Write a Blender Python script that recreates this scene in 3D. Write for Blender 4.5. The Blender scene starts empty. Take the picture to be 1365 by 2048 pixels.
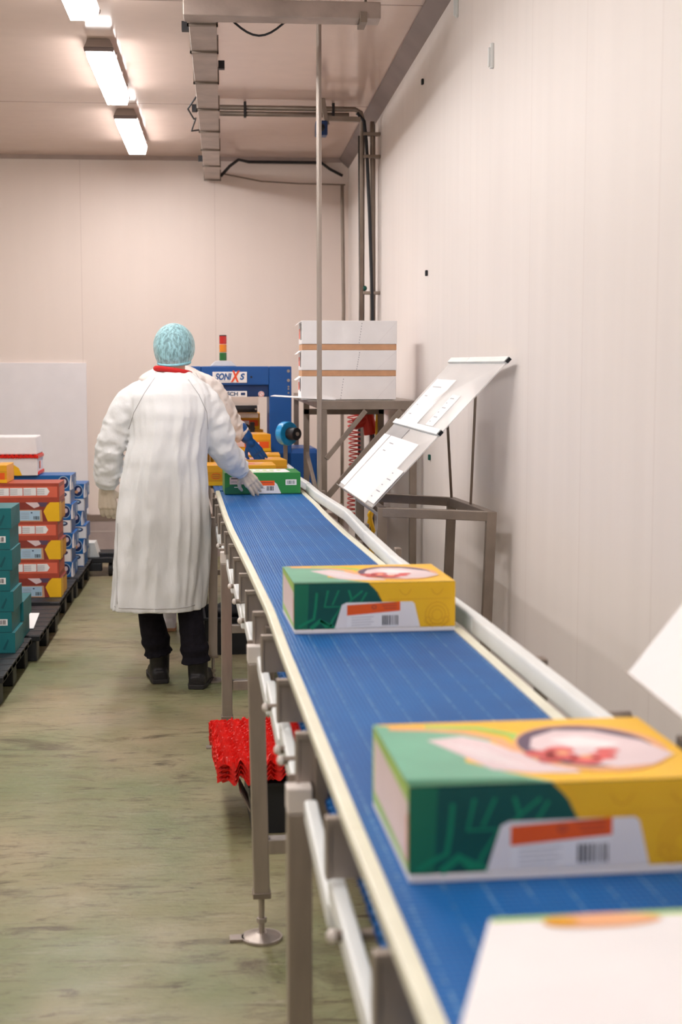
import bpy, bmesh, math, random
from mathutils import Vector, Matrix, noise
random.seed(4)
SC = bpy.context.scene
COL = SC.collection
PI = math.pi

# ------------------------------------------------------------------ camera
cam_d = bpy.data.cameras.new('camera'); cam = bpy.data.objects.new('camera', cam_d); COL.objects.link(cam)
cam.location = (0, 0, 1.5)
cam.rotation_euler = (math.radians(90 - 5.67), 0, math.radians(-4.657))
cam_d.sensor_fit = 'HORIZONTAL'; cam_d.sensor_width = 24.0; cam_d.lens = 24.0 * 2840 / 1365
cam_d.dof.use_dof = True; cam_d.dof.focus_distance = 6.0; cam_d.dof.aperture_fstop = 4.0
cam_d.clip_start = 0.05
SC.camera = cam
# ------------------------------------------------------------------ world, exposure
w = bpy.data.worlds.new('world'); SC.world = w; w.use_nodes = True
w.node_tree.nodes['Background'].inputs[0].default_value = (1, .95, .9, 1)
w.node_tree.nodes['Background'].inputs[1].default_value = 0.0
SC.view_settings.view_transform = 'Standard'; SC.view_settings.look = 'None'
SC.view_settings.gamma = 1; SC.view_settings.use_curve_mapping = False
SC.view_settings.exposure = 1.0
LAMP_STRENGTH = 30.0
LAMP_COLOR = (1.0, 0.95, 0.92)

# ------------------------------------------------------------------ materials
def lin(c):
    return tuple((v / 12.92 if v <= .04045 else ((v + .055) / 1.055) ** 2.4) for v in (c[0] / 255, c[1] / 255, c[2] / 255))
MATS = {}
def mat(name, rgb, rough=.5, metal=0, var=.06, scale=8, bump=0, bscale=60, spec=.5, trans=0, alpha=1, stretch=None, coat=0, emit=0):
    if name in MATS: return MATS[name]
    m = bpy.data.materials.new(name); m.use_nodes = True; MATS[name] = m
    nt = m.node_tree; b = nt.nodes['Principled BSDF']
    c = lin(rgb)
    tc = nt.nodes.new('ShaderNodeTexCoord'); mp = nt.nodes.new('ShaderNodeMapping')
    nt.links.new(tc.outputs['Object'], mp.inputs[0])
    if stretch: mp.inputs['Scale'].default_value = stretch
    n = nt.nodes.new('ShaderNodeTexNoise'); n.inputs['Scale'].default_value = scale; n.inputs['Detail'].default_value = 4
    nt.links.new(mp.outputs[0], n.inputs['Vector'])
    r = nt.nodes.new('ShaderNodeValToRGB')
    r.color_ramp.elements[0].position = .3; r.color_ramp.elements[1].position = .7
    r.color_ramp.elements[0].color = tuple(v * (1 - var) for v in c) + (1,)
    r.color_ramp.elements[1].color = tuple(min(1, v * (1 + var)) for v in c) + (1,)
    nt.links.new(n.outputs['Fac'], r.inputs[0]); nt.links.new(r.outputs[0], b.inputs['Base Color'])
    b.inputs['Roughness'].default_value = rough; b.inputs['Metallic'].default_value = metal
    b.inputs['Specular IOR Level'].default_value = spec
    b.inputs['Transmission Weight'].default_value = trans; b.inputs['Alpha'].default_value = alpha
    b.inputs['Coat Weight'].default_value = coat
    if emit:
        b.inputs['Emission Color'].default_value = c + (1,); b.inputs['Emission Strength'].default_value = emit
    if bump:
        n2 = nt.nodes.new('ShaderNodeTexNoise'); n2.inputs['Scale'].default_value = bscale; n2.inputs['Detail'].default_value = 5
        nt.links.new(mp.outputs[0], n2.inputs['Vector'])
        bp = nt.nodes.new('ShaderNodeBump'); bp.inputs['Strength'].default_value = bump; bp.inputs['Distance'].default_value = .01
        nt.links.new(n2.outputs['Fac'], bp.inputs['Height']); nt.links.new(bp.outputs[0], b.inputs['Normal'])
    return m

STEEL = mat('brushed stainless steel', (176, 166, 158), .42, .75, .10, 6, .08, 90, stretch=(6, 6, 1))
DSTEEL = mat('dull stainless steel', (150, 138, 128), .5, .7, .14, 8, .08, 90)
WPLAST = mat('white plastic', (238, 242, 242), .35, 0, .03)
CREAM = mat('cream wear plastic', (235, 234, 214), .4, 0, .05)
CAPW = mat('pale end cap plastic', (226, 218, 212), .5, 0, .04)
BLACK = mat('black plastic', (30, 32, 38), .5, 0, .2, 10, .1)
DARK = mat('dark rubber', (36, 34, 36), .6, 0, .2)
GREYT = mat('grey trim plastic', (132, 118, 116), .5, 0, .12, 4)
PAPER = mat('white paper', (244, 244, 246), .7, 0, .02)
CARDW = mat('white carton board', (240, 238, 240), .6, 0, .03)
CARDB = mat('brown corrugated board', (206, 158, 122), .8, 0, .08, 20)
PGREEN = mat('printed green', (28, 116, 84), .4, 0, .12, 9)
PGDARK = mat('printed dark green', (14, 84, 74), .4, 0, .15, 9)
PGMID = mat('printed leaf green', (24, 138, 98), .4, 0, .1)
PGLIGHT = mat('printed pale green', (120, 186, 158), .35, 0, .12, 7)
PLIME = mat('printed lime', (168, 208, 96), .4, 0, .12)
PYEL = mat('printed yellow', (250, 196, 32), .4, 0, .05)
PYEL2 = mat('printed ochre line', (226, 160, 24), .45, 0, .05)
PORA = mat('printed orange', (242, 96, 26), .45, 0, .04)
PPEACH = mat('printed peach', (240, 178, 130), .45, 0, .08)
PPINK = mat('printed pale pink', (232, 212, 216), .45, 0, .05)
PPLUM = mat('printed plum', (92, 72, 98), .45, 0, .15)
PRED = mat('printed rose red', (226, 98, 98), .45, 0, .2, 30)
PBLUE = mat('printed blue', (22, 104, 178), .4, 0, .06)
PNAVY = mat('printed navy', (24, 46, 96), .4, 0, .08)
PSKY = mat('printed sky blue', (176, 208, 232), .5, 0, .05)
PBRICK = mat('printed brick red', (176, 72, 52), .45, 0, .12, 14)
PBROWN = mat('printed red brown', (142, 58, 48), .45, 0, .15, 14)
PCORAL = mat('printed coral', (228, 108, 82), .45, 0, .06)
PTEAL = mat('printed teal', (20, 112, 120), .45, 0, .08, 12)
PTEALD = mat('printed dark teal', (12, 88, 98), .45, 0, .05)
INK = mat('black ink', (34, 34, 40), .5, 0, .02)
GINK = mat('grey ink', (150, 150, 160), .5, 0, .02)
MBLUE = mat('machine blue paint', (18, 84, 160), .4, 0, .06, 5)
MBLUED = mat('machine navy paint', (16, 54, 108), .4, 0, .06, 5)
REDTRAY = mat('red tray plastic', (226, 30, 22), .32, 0, .12, 30, .2, 30)
COATM = mat('white coat cloth', (234, 236, 238), .85, 0, .03, 5, .7, 13, spec=.2, stretch=(1.2, 1, .7))
COATM2 = mat('off white coat cloth', (232, 224, 220), .85, 0, .03, 5, .25, 22, spec=.2)
TROUS = mat('charcoal trouser cloth', (30, 28, 36), .85, 0, .2, 40, .3, 60, spec=.15)
LEATHER = mat('black boot leather', (26, 24, 28), .45, 0, .2, 20, .2, 60)
SKIN = mat('skin', (214, 160, 138), .5, 0, .05)
HAIR = mat('dark hair', (82, 82, 92), .6, 0, .3, 50, .3, 80)
GLOVEW = mat('cream latex glove', (222, 208, 190), .5, 0, .08, 14, .3, 50)
GLOVEB = mat('blue nitrile glove', (8, 82, 156), .4, 0, .08, 14, .25, 50)
REDCL = mat('red collar cloth', (206, 32, 32), .8, 0, .08)
WALLM = None

# wall / ceiling coated panels
def panel_mat(name, rgb, rough, seam_axis, seam_at, seam_col, streak=.03, seam_w=.003):
    m = bpy.data.materials.new(name); m.use_nodes = True; nt = m.node_tree; b = nt.nodes['Principled BSDF']
    tc = nt.nodes.new('ShaderNodeTexCoord'); mp = nt.nodes.new('ShaderNodeMapping'); nt.links.new(tc.outputs['Object'], mp.inputs[0])
    mp.inputs['Scale'].default_value = (1, 1, .08) if seam_axis != 'c' else (1, 1, 1)
    n = nt.nodes.new('ShaderNodeTexNoise'); n.inputs['Scale'].default_value = 9; n.inputs['Detail'].default_value = 6
    nt.links.new(mp.outputs[0], n.inputs['Vector'])
    r = nt.nodes.new('ShaderNodeValToRGB'); c = lin(rgb)
    r.color_ramp.elements[0].position = .3; r.color_ramp.elements[1].position = .7
    r.color_ramp.elements[0].color = tuple(v * (1 - streak) for v in c) + (1,); r.color_ramp.elements[1].color = tuple(v * (1 + streak) for v in c) + (1,)
    nt.links.new(n.outputs['Fac'], r.inputs[0])
    sx = nt.nodes.new('ShaderNodeSeparateXYZ'); nt.links.new(tc.outputs['Object'], sx.inputs[0])
    last = r.outputs[0]
    for ax, at in seam_at:
        s = nt.nodes.new('ShaderNodeMath'); s.operation = 'SUBTRACT'; nt.links.new(sx.outputs[ax], s.inputs[0]); s.inputs[1].default_value = at
        a = nt.nodes.new('ShaderNodeMath'); a.operation = 'ABSOLUTE'; nt.links.new(s.outputs[0], a.inputs[0])
        l = nt.nodes.new('ShaderNodeMath'); l.operation = 'LESS_THAN'; nt.links.new(a.outputs[0], l.inputs[0]); l.inputs[1].default_value = seam_w
        mx = nt.nodes.new('ShaderNodeMix'); mx.data_type = 'RGBA'; nt.links.new(l.outputs[0], mx.inputs[0])
        nt.links.new(last, mx.inputs[6]); mx.inputs[7].default_value = lin(seam_col) + (1,)
        last = mx.outputs[2]
    nt.links.new(last, b.inputs['Base Color']); b.inputs['Roughness'].default_value = rough
    n3 = nt.nodes.new('ShaderNodeTexNoise'); n3.inputs['Scale'].default_value = 3; nt.links.new(tc.outputs['Object'], n3.inputs['Vector'])
    bp = nt.nodes.new('ShaderNodeBump'); bp.inputs['Strength'].default_value = .1; bp.inputs['Distance'].default_value = .01
    nt.links.new(n3.outputs['Fac'], bp.inputs['Height']); nt.links.new(bp.outputs[0], b.inputs['Normal'])
    return m
M_RIGHT = panel_mat('right wall panel', (240, 233, 230), .5, 'x', [(1, y) for y in (1.9, 2.6, 3.25, 3.94, 4.65, 5.8, 7.0, 8.2, 9.4)], (226, 216, 212), .02, .002)
M_BACK = panel_mat('back wall panel', (240, 226, 218), .5, 'x', [(0, x) for x in (-4.5, -3.4, -2.25, -1.13, -.07)], (222, 206, 198), .012, .002)
M_CEIL = panel_mat('ceiling panel', (230, 206, 194), .14, 'c', [(1, y) for y in (6.75, 9.3, 4.2, 1.6)], (150, 122, 112), .02, .008)
M_CEIL2 = mat('ceiling seam filler', (150, 122, 112), .6)

def floor_mat():
    m = bpy.data.materials.new('worn green epoxy floor'); m.use_nodes = True; nt = m.node_tree; b = nt.nodes['Principled BSDF']
    L = nt.links.new
    tc = nt.nodes.new('ShaderNodeTexCoord')
    def nz(scale, st, det=6, rough=.6, dist=0):
        mp = nt.nodes.new('ShaderNodeMapping'); L(tc.outputs['Object'], mp.inputs[0]); mp.inputs['Scale'].default_value = st
        n = nt.nodes.new('ShaderNodeTexNoise'); n.inputs['Scale'].default_value = scale; n.inputs['Detail'].default_value = det
        n.inputs['Roughness'].default_value = rough; n.inputs['Distortion'].default_value = dist
        L(mp.outputs[0], n.inputs['Vector']); return n.outputs['Fac']
    def ramp(f, p0, c0, p1, c1):
        r = nt.nodes.new('ShaderNodeValToRGB'); L(f, r.inputs[0])
        r.color_ramp.elements[0].position = p0; r.color_ramp.elements[0].color = c0
        r.color_ramp.elements[1].position = p1; r.color_ramp.elements[1].color = c1; return r.outputs[0]
    def mix(f, a, bb):
        mx = nt.nodes.new('ShaderNodeMix'); mx.data_type = 'RGBA'
        L(f, mx.inputs[0]); L(a, mx.inputs[6])
        if isinstance(bb, tuple): mx.inputs[7].default_value = bb
        else: L(bb, mx.inputs[7])
        return mx.outputs[2]
    g = lin((126, 132, 94)) + (1,); be = lin((164, 150, 120)) + (1,)
    base = ramp(nz(.9, (1, .7, 1), 5), .40, g, .62, be)
    k = (0, 0, 0, 1); wh = (1, 1, 1, 1)
    s1 = ramp(nz(3.2, (1.5, 6.5, 1), 9, .78, .9), .53, k, .66, wh)
    c = mix(s1, base, lin((90, 80, 58)) + (1,))
    s2 = ramp(nz(7, (1.4, 6, 1), 9, .8, .8), .57, k, .68, wh)
    c = mix(s2, c, lin((64, 58, 44)) + (1,))
    s3 = ramp(nz(5, (1, 8, 1), 8, .75, .3), .57, k, .74, wh)
    c = mix(s3, c, lin((172, 162, 142)) + (1,))
    s4 = ramp(nz(1.3, (1, 1.8, 1), 9, .75, .9), .56, k, .68, wh)
    c = mix(s4, c, lin((88, 76, 54)) + (1,))
    L(c, b.inputs['Base Color'])
    rr = nt.nodes.new('ShaderNodeMapRange'); L(nz(1.6, (1, 2, 1), 6), rr.inputs[0])
    rr.inputs[1].default_value = .35; rr.inputs[2].default_value = .65; rr.inputs[3].default_value = .28; rr.inputs[4].default_value = .6
    L(rr.outputs[0], b.inputs['Roughness'])
    bp = nt.nodes.new('ShaderNodeBump'); bp.inputs['Strength'].default_value = .25; bp.inputs['Distance'].default_value = .01
    L(nz(14, (1.5, 4, 1), 8), bp.inputs['Height']); L(bp.outputs[0], b.inputs['Normal'])
    return m
M_FLOOR = floor_mat()

def belt_mat():
    m = bpy.data.materials.new('blue modular belt'); m.use_nodes = True; nt = m.node_tree; b = nt.nodes['Principled BSDF']; L = nt.links.new
    tc = nt.nodes.new('ShaderNodeTexCoord'); s = nt.nodes.new('ShaderNodeSeparateXYZ'); L(tc.outputs['Object'], s.inputs[0])
    def math_(op, a, bb=None):
        n = nt.nodes.new('ShaderNodeMath'); n.operation = op
        if isinstance(a, (int, float)): n.inputs[0].default_value = a
        else: L(a, n.inputs[0])
        if bb is not None:
            if isinstance(bb, (int, float)): n.inputs[1].default_value = bb
            else: L(bb, n.inputs[1])
        return n.outputs[0]
    x, y = s.outputs[0], s.outputs[1]
    sx = math_('SINE', math_('MULTIPLY', x, 2 * PI / .0080)); sy = math_('SINE', math_('MULTIPLY', y, 2 * PI / .0125))
    fr = math_('FRACT', math_('DIVIDE', math_('SUBTRACT', x, .265), .048))
    seam = math_('LESS_THAN', fr, .075)
    nz = nt.nodes.new('ShaderNodeTexNoise'); nz.inputs['Scale'].default_value = 130; L(tc.outputs['Object'], nz.inputs['Vector'])
    worn = math_('GREATER_THAN', nz.outputs['Fac'], .5)
    seam = math_('MULTIPLY', seam, worn)
    n1 = nt.nodes.new('ShaderNodeTexNoise'); n1.inputs['Scale'].default_value = 5; n1.inputs['Detail'].default_value = 5; L(tc.outputs['Object'], n1.inputs['Vector'])
    r = nt.nodes.new('ShaderNodeValToRGB'); L(n1.outputs['Fac'], r.inputs[0])
    r.color_ramp.elements[0].position = .3; r.color_ramp.elements[0].color = lin((0, 74, 146)) + (1,)
    r.color_ramp.elements[1].position = .7; r.color_ramp.elements[1].color = lin((0, 92, 168)) + (1,)
    rib = math_('MULTIPLY', math_('GREATER_THAN', sx, .35), .5)
    mx = nt.nodes.new('ShaderNodeMix'); mx.data_type = 'RGBA'; L(rib, mx.inputs[0]); L(r.outputs[0], mx.inputs[6]); mx.inputs[7].default_value = lin((48, 130, 194)) + (1,)
    mx2 = nt.nodes.new('ShaderNodeMix'); mx2.data_type = 'RGBA'; L(math_('MULTIPLY', seam, .42), mx2.inputs[0]); L(mx.outputs[2], mx2.inputs[6]); mx2.inputs[7].default_value = lin((140, 186, 214)) + (1,)
    L(mx2.outputs[2], b.inputs['Base Color']); b.inputs['Roughness'].default_value = .5; b.inputs['Specular IOR Level'].default_value = .3
    h = math_('ADD', math_('MULTIPLY', sx, .5), math_('MULTIPLY', sy, .6))
    bp = nt.nodes.new('ShaderNodeBump'); bp.inputs['Strength'].default_value = .5; bp.inputs['Distance'].default_value = .0012
    L(h, bp.inputs['Height']); L(bp.outputs[0], b.inputs['Normal'])
    return m
M_BELT = belt_mat()

def glow_mat():
    m = bpy.data.materials.new('lit lamp diffuser'); m.use_nodes = True; nt = m.node_tree; b = nt.nodes['Principled BSDF']
    b.inputs['Base Color'].default_value = (.9, .9, .9, 1); b.inputs['Emission Color'].default_value = LAMP_COLOR + (1,)
    b.inputs['Emission Strength'].default_value = LAMP_STRENGTH
    return m
M_GLOW = glow_mat()
M_GLOW2 = M_GLOW.copy(); M_GLOW2.name = 'lit lamp diffuser side'; M_GLOW2.node_tree.nodes['Principled BSDF'].inputs['Emission Strength'].default_value = LAMP_STRENGTH * .28
def perspex_mat():
    m = bpy.data.materials.new('clear perspex'); m.use_nodes = True; nt = m.node_tree
    b = nt.nodes['Principled BSDF']; b.inputs['Base Color'].default_value = (.95, .95, .96, 1)
    b.inputs['Roughness'].default_value = .12; b.inputs['Alpha'].default_value = .5
    n = nt.nodes.new('ShaderNodeTexNoise'); n.inputs['Scale'].default_value = 3
    mr = nt.nodes.new('ShaderNodeMapRange'); nt.links.new(n.outputs['Fac'], mr.inputs[0]); mr.inputs[3].default_value = .08; mr.inputs[4].default_value = .3
    nt.links.new(mr.outputs[0], b.inputs['Roughness'])
    return m
M_PERSPEX = perspex_mat()
def net_mat():
    m = bpy.data.materials.new('pale blue net cloth'); m.use_nodes = True; nt = m.node_tree; b = nt.nodes['Principled BSDF']; L = nt.links.new
    tc = nt.nodes.new('ShaderNodeTexCoord'); mp = nt.nodes.new('ShaderNodeMapping'); L(tc.outputs['Object'], mp.inputs[0]); mp.inputs['Scale'].default_value = (1, 1, .45)
    mp.inputs['Rotation'].default_value = (0, .3, 0)
    n = nt.nodes.new('ShaderNodeTexNoise'); n.inputs['Scale'].default_value = 85; n.inputs['Detail'].default_value = 6; n.inputs['Distortion'].default_value = .6
    L(mp.outputs[0], n.inputs['Vector'])
    r = nt.nodes.new('ShaderNodeValToRGB'); L(n.outputs['Fac'], r.inputs[0])
    r.color_ramp.elements[0].position = .36; r.color_ramp.elements[0].color = (.38, .38, .38, 1)
    r.color_ramp.elements[1].position = .62; r.color_ramp.elements[1].color = (.82, .82, .82, 1)
    L(r.outputs[0], b.inputs['Alpha'])
    b.inputs['Base Color'].default_value = lin((176, 228, 238)) + (1,); b.inputs['Roughness'].default_value = .7
    return m
M_NET = net_mat()

# ------------------------------------------------------------------ mesh helpers
class MB:
    def __init__(s, *mats): s.v = []; s.f = []; s.m = []; s.mats = list(mats)
    def mi(s, m):
        if m is None: return 0
        if m not in s.mats: s.mats.append(m)
        return s.mats.index(m)
    def add(s, vs, fs, m=None):
        o = len(s.v); s.v += [tuple(v) for v in vs]; k = s.mi(m)
        for f in fs: s.f.append([i + o for i in f]); s.m.append(k)
    def box(s, x0, x1, y0, y1, z0, z1, m=None, M=None):
        vs = [Vector((x, y, z)) for z in (z0, z1) for x, y in ((x0, y0), (x1, y0), (x1, y1), (x0, y1))]
        if M: vs = [M @ v for v in vs]
        s.add(vs, [(3, 2, 1, 0), (4, 5, 6, 7), (0, 1, 5, 4), (1, 2, 6, 5), (2, 3, 7, 6), (3, 0, 4, 7)], m); return s
    def hexa(s, vs, m=None):
        s.add(vs, [(3, 2, 1, 0), (4, 5, 6, 7), (0, 1, 5, 4), (1, 2, 6, 5), (2, 3, 7, 6), (3, 0, 4, 7)], m); return s
    def bar(s, p, q, w, h=None, m=None, up=(0, 0, 1)):
        p = Vector(p); q = Vector(q); h = h or w; d = (q - p).normalized(); u = Vector(up)
        if abs(d.dot(u)) > .98: u = Vector((0, 1, 0))
        r = d.cross(u).normalized(); u = r.cross(d)
        a = [p - r * w / 2 - u * h / 2, p + r * w / 2 - u * h / 2, p + r * w / 2 + u * h / 2, p - r * w / 2 + u * h / 2]
        L = q - p
        vs = a + [v + L for v in a]
        s.add(vs, [(0, 1, 2, 3), (7, 6, 5, 4), (0, 4, 5, 1), (1, 5, 6, 2), (2, 6, 7, 3), (3, 7, 4, 0)], m); return s
    def tube(s, pts, r, n=10, m=None, cap=True):
        pts = [Vector(p) for p in pts]; rs = r if isinstance(r, (list, tuple)) else [r] * len(pts)
        rings = []; prev = None
        for i, p in enumerate(pts):
            d = (pts[min(i + 1, len(pts) - 1)] - pts[max(i - 1, 0)]).normalized()
            if prev is None:
                u = Vector((0, 0, 1)) if abs(d.z) < .9 else Vector((1, 0, 0))
            else: u = prev
            u = (u - d * u.dot(d)).normalized(); prev = u; v = d.cross(u)
            rings.append([p + (u * math.cos(2 * PI * k / n) + v * math.sin(2 * PI * k / n)) * rs[i] for k in range(n)])
        s.loft(rings, m, cap); return s
    def loft(s, rings, m=None, cap=True):
        n = len(rings[0]); vs = [v for r in rings for v in r]; fs = []
        for i in range(len(rings) - 1):
            for k in range(n): fs.append((i * n + k, i * n + (k + 1) % n, (i + 1) * n + (k + 1) % n, (i + 1) * n + k))
        if cap: fs.append(tuple(range(n - 1, -1, -1))); fs.append(tuple((len(rings) - 1) * n + k for k in range(n)))
        s.add(vs, fs, m)
    def cyl(s, p, q, r, n=16, m=None, r2=None): return s.tube([p, q], [r, r if r2 is None else r2], n, m)
    def capsule(s, p, q, r1, r2, n=12, m=None):
        p = Vector(p); q = Vector(q); d = (q - p).normalized(); pts = []; rs = []
        for t in (85, 60, 35, 12): pts.append(p - d * r1 * math.sin(math.radians(t))); rs.append(r1 * math.cos(math.radians(t)))
        for t in (12, 35, 60, 85): pts.append(q + d * r2 * math.sin(math.radians(t))); rs.append(r2 * math.cos(math.radians(t)))
        return s.tube(pts, rs, n, m)
    def chain(s, pts, rs, n=12, m=None):
        for i in range(len(pts) - 1): s.capsule(pts[i], pts[i + 1], rs[i], rs[i + 1], n, m)
        return s
    def ell(s, c, r, n=16, k=10, m=None, M=None):
        rings = []
        for i in range(k + 1):
            t = -PI / 2 + PI * (i + .02) / (k + .04)
            rings.append([Vector((r[0] * math.cos(t) * math.cos(2 * PI * j / n), r[1] * math.cos(t) * math.sin(2 * PI * j / n), r[2] * math.sin(t))) for j in range(n)])
        rings = [[(M @ v if M else v) + Vector(c) for v in rg] for rg in rings]
        s.loft(rings, m); return s
    def front(s, pts, y, m):      # printed shape on a face looking to -Y; pts are (x,z)
        s.add([(x, y, z) for x, z in pts], [tuple(range(len(pts)))], m); return s
    def top(s, pts, z, m):        # printed shape on an upward face
        s.add([(x, y, z) for x, y in pts], [tuple(range(len(pts)))], m); return s
    def side(s, pts, x, m):       # printed shape on a face looking to -X; pts are (y,z)
        s.add([(x, y, z) for y, z in pts], [tuple(range(len(pts)))], m); return s
    def build(s, name, parent=None, bevel=0, smooth=False, seg=2, fix=True):
        me = bpy.data.meshes.new(name); me.from_pydata(s.v, [], s.f)
        for m in (s.mats or [STEEL]): me.materials.append(m)
        for p, k in zip(me.polygons, s.m): p.material_index = k; p.use_smooth = smooth
        if fix:
            bm = bmesh.new(); bm.from_mesh(me)
            bm.normal_update(); bm.to_mesh(me); bm.free()
        me.update()
        o = bpy.data.objects.new(name, me); COL.objects.link(o)
        if parent: o.parent = parent
        if bevel:
            b = o.modifiers.new('bevel', 'BEVEL'); b.width = bevel; b.segments = seg; b.limit_method = 'ANGLE'
        return o
def tag(o, label, cat, group=None, kind=None):
    if label: o['label'] = label
    if cat: o['category'] = cat
    if group: o['group'] = group
    if kind: o['kind'] = kind
    return o
def thing(name, label, cat, loc=(0, 0, 0), rz=0, group=None):
    o = bpy.data.objects.new(name, None); COL.objects.link(o); o.empty_display_size = .1
    o.location = loc; o.rotation_euler = (0, 0, rz); return tag(o, label, cat, group)
def struct(o): o['kind'] = 'structure'; return o
def dup(root, loc, rz=None, label=None, group=None):
    r = root.copy(); COL.objects.link(r); r.location = loc
    if rz is not None: r.rotation_euler = (0, 0, rz)
    if label: r['label'] = label
    if group: r['group'] = group
    for ch in list(root.children):
        c = ch.copy(); COL.objects.link(c); c.parent = r
        for g in list(ch.children):
            d = g.copy(); COL.objects.link(d); d.parent = c
    return r
def text_mesh(name, s, size, m, parent, loc, rot, ext=.0008, off=0.0, shear=0, width=None):
    cu = bpy.data.curves.new(name, 'FONT'); cu.body = s; cu.size = size; cu.extrude = ext; cu.offset = off; cu.shear = shear
    cu.align_x = 'CENTER'; cu.align_y = 'CENTER'
    t = bpy.data.objects.new(name, cu); COL.objects.link(t); bpy.context.view_layer.update()
    me = bpy.data.meshes.new_from_object(t.evaluated_get(bpy.context.evaluated_depsgraph_get()))
    bpy.data.objects.remove(t)
    if width:
        xs = [v.co.x for v in me.vertices]; k = width / (max(xs) - min(xs))
        for v in me.vertices: v.co.x *= k
    me.materials.clear(); me.materials.append(m)
    o = bpy.data.objects.new(name, me); COL.objects.link(o); o.parent = parent; o.location = loc; o.rotation_euler = rot
    return o
def ellipse(cx, cy, rx, ry, n=24, a0=0, a1=2 * PI):
    return [(cx + rx * math.cos(a0 + (a1 - a0) * k / n), cy + ry * math.sin(a0 + (a1 - a0) * k / n)) for k in range(n)]
def band(line, w):   # closed outline of a thick polyline (x,y)
    a = []; b = []
    for i, p in enumerate(line):
        q0 = line[max(i - 1, 0)]; q1 = line[min(i + 1, len(line) - 1)]
        d = Vector((q1[0] - q0[0], q1[1] - q0[1])).normalized(); n = Vector((-d.y, d.x)) * w / 2
        a.append((p[0] + n.x, p[1] + n.y)); b.append((p[0] - n.x, p[1] - n.y))
    return a, b
def stroke(mb, how, line, w, lvl, m):
    a, b = band(line, w)
    for i in range(len(line) - 1): getattr(mb, how)([a[i], b[i], b[i + 1], a[i + 1]], lvl, m)

# ------------------------------------------------------------------ room
XR, YB, ZC, XL, YF = 1.0, 11.55, 3.19, -11.5, -4.0
struct(MB(M_FLOOR).box(XL - .1, XR + .1, YF - .1, YB + .1, -.1, 0).build('floor'))
struct(MB(M_CEIL).box(XL - .1, XR + .1, YF - .1, YB + .1, ZC, ZC + .1).build('ceiling'))
struct(MB(M_RIGHT).box(XR, XR + .1, YF, YB + .1, 0, ZC).build('wall_right'))
struct(MB(M_BACK).box(XL, XR, YB, YB + .1, 0, ZC).build('wall_back'))
struct(MB(M_RIGHT).box(XL - .1, XL, YF, YB + .1, 0, ZC).build('wall_left'))
struct(MB(M_RIGHT).box(XL, XR, YF - .1, YF, 0, ZC).build('wall_front'))
KERB = mat('kerb concrete', (172, 156, 152), .7, 0, .1, 6, .2, 30)
k = MB(KERB); k.box(XL, XR, YB - .06, YB, 0, .30); k.box(XL, XR, YB - .065, YB, .30, .345, mat('kerb capping', (128, 110, 100), .6))
k.box(XL, XR, YB - .062, YB - .06, .21, .218, mat('kerb joint', (196, 184, 180), .6))
struct(k.build('baseboard_back', bevel=.004))
tr = MB(GREYT); tr.hexa([(XR - .07, YF, ZC - .012), (XR, YF, ZC - .075), (XR, YB, ZC - .075), (XR - .07, YB, ZC - .012),
                         (XR - .07, YF, ZC), (XR, YF, ZC), (XR, YB, ZC), (XR - .07, YB, ZC)])
struct(tr.build('trim_1'))
tr = MB(mat('back coving', (176, 158, 150), .6)); tr.box(XL, XR, YB - .03, YB, ZC - .03, ZC); struct(tr.build('trim_2'))
tr = MB(M_CEIL2); tr.box(-1.745, -1.725, YF, 9.3, ZC - .003, ZC); struct(tr.build('trim_3'))
wp = MB(mat('white wall board', (240, 236, 240), .45, 0, .02)); wp.box(-3.4, -1.105, YB - .022, YB, .35, 1.565)
tag(wp.build('wall_board', bevel=.003), 'large smooth white board fixed low on the beige back wall', 'board')

# small fittings on right wall
for (y, z, lab) in [(7.20, 2.935, 'small dark plug high on the right wall'), (7.02, 1.98, 'small dark plug halfway up the right wall'), (6.88, 1.08, 'small green plug low on wall behind the perspex stand')]:
    tag(MB(BLACK if z > 1.5 else PGDARK).box(XR - .012, XR, y - .012, y + .012, z - .014, z + .014).build('wall_plug', bevel=.003), lab, 'plug')
for (y, z, lab) in [(5.33, 2.66, 'pale clip strip on right wall, lower of two'), (6.15, 3.04, 'pale clip strip on right wall, close under ceiling trim')]:
    s_ = MB(WPLAST); s_.box(XR - .012, XR, y - .012, y + .012, z - .045, z + .045); s_.box(XR - .02, XR - .012, y - .006, y + .006, z - .04, z + .03)
    tag(s_.build('wall_clip', bevel=.002), lab, 'clip')

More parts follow.
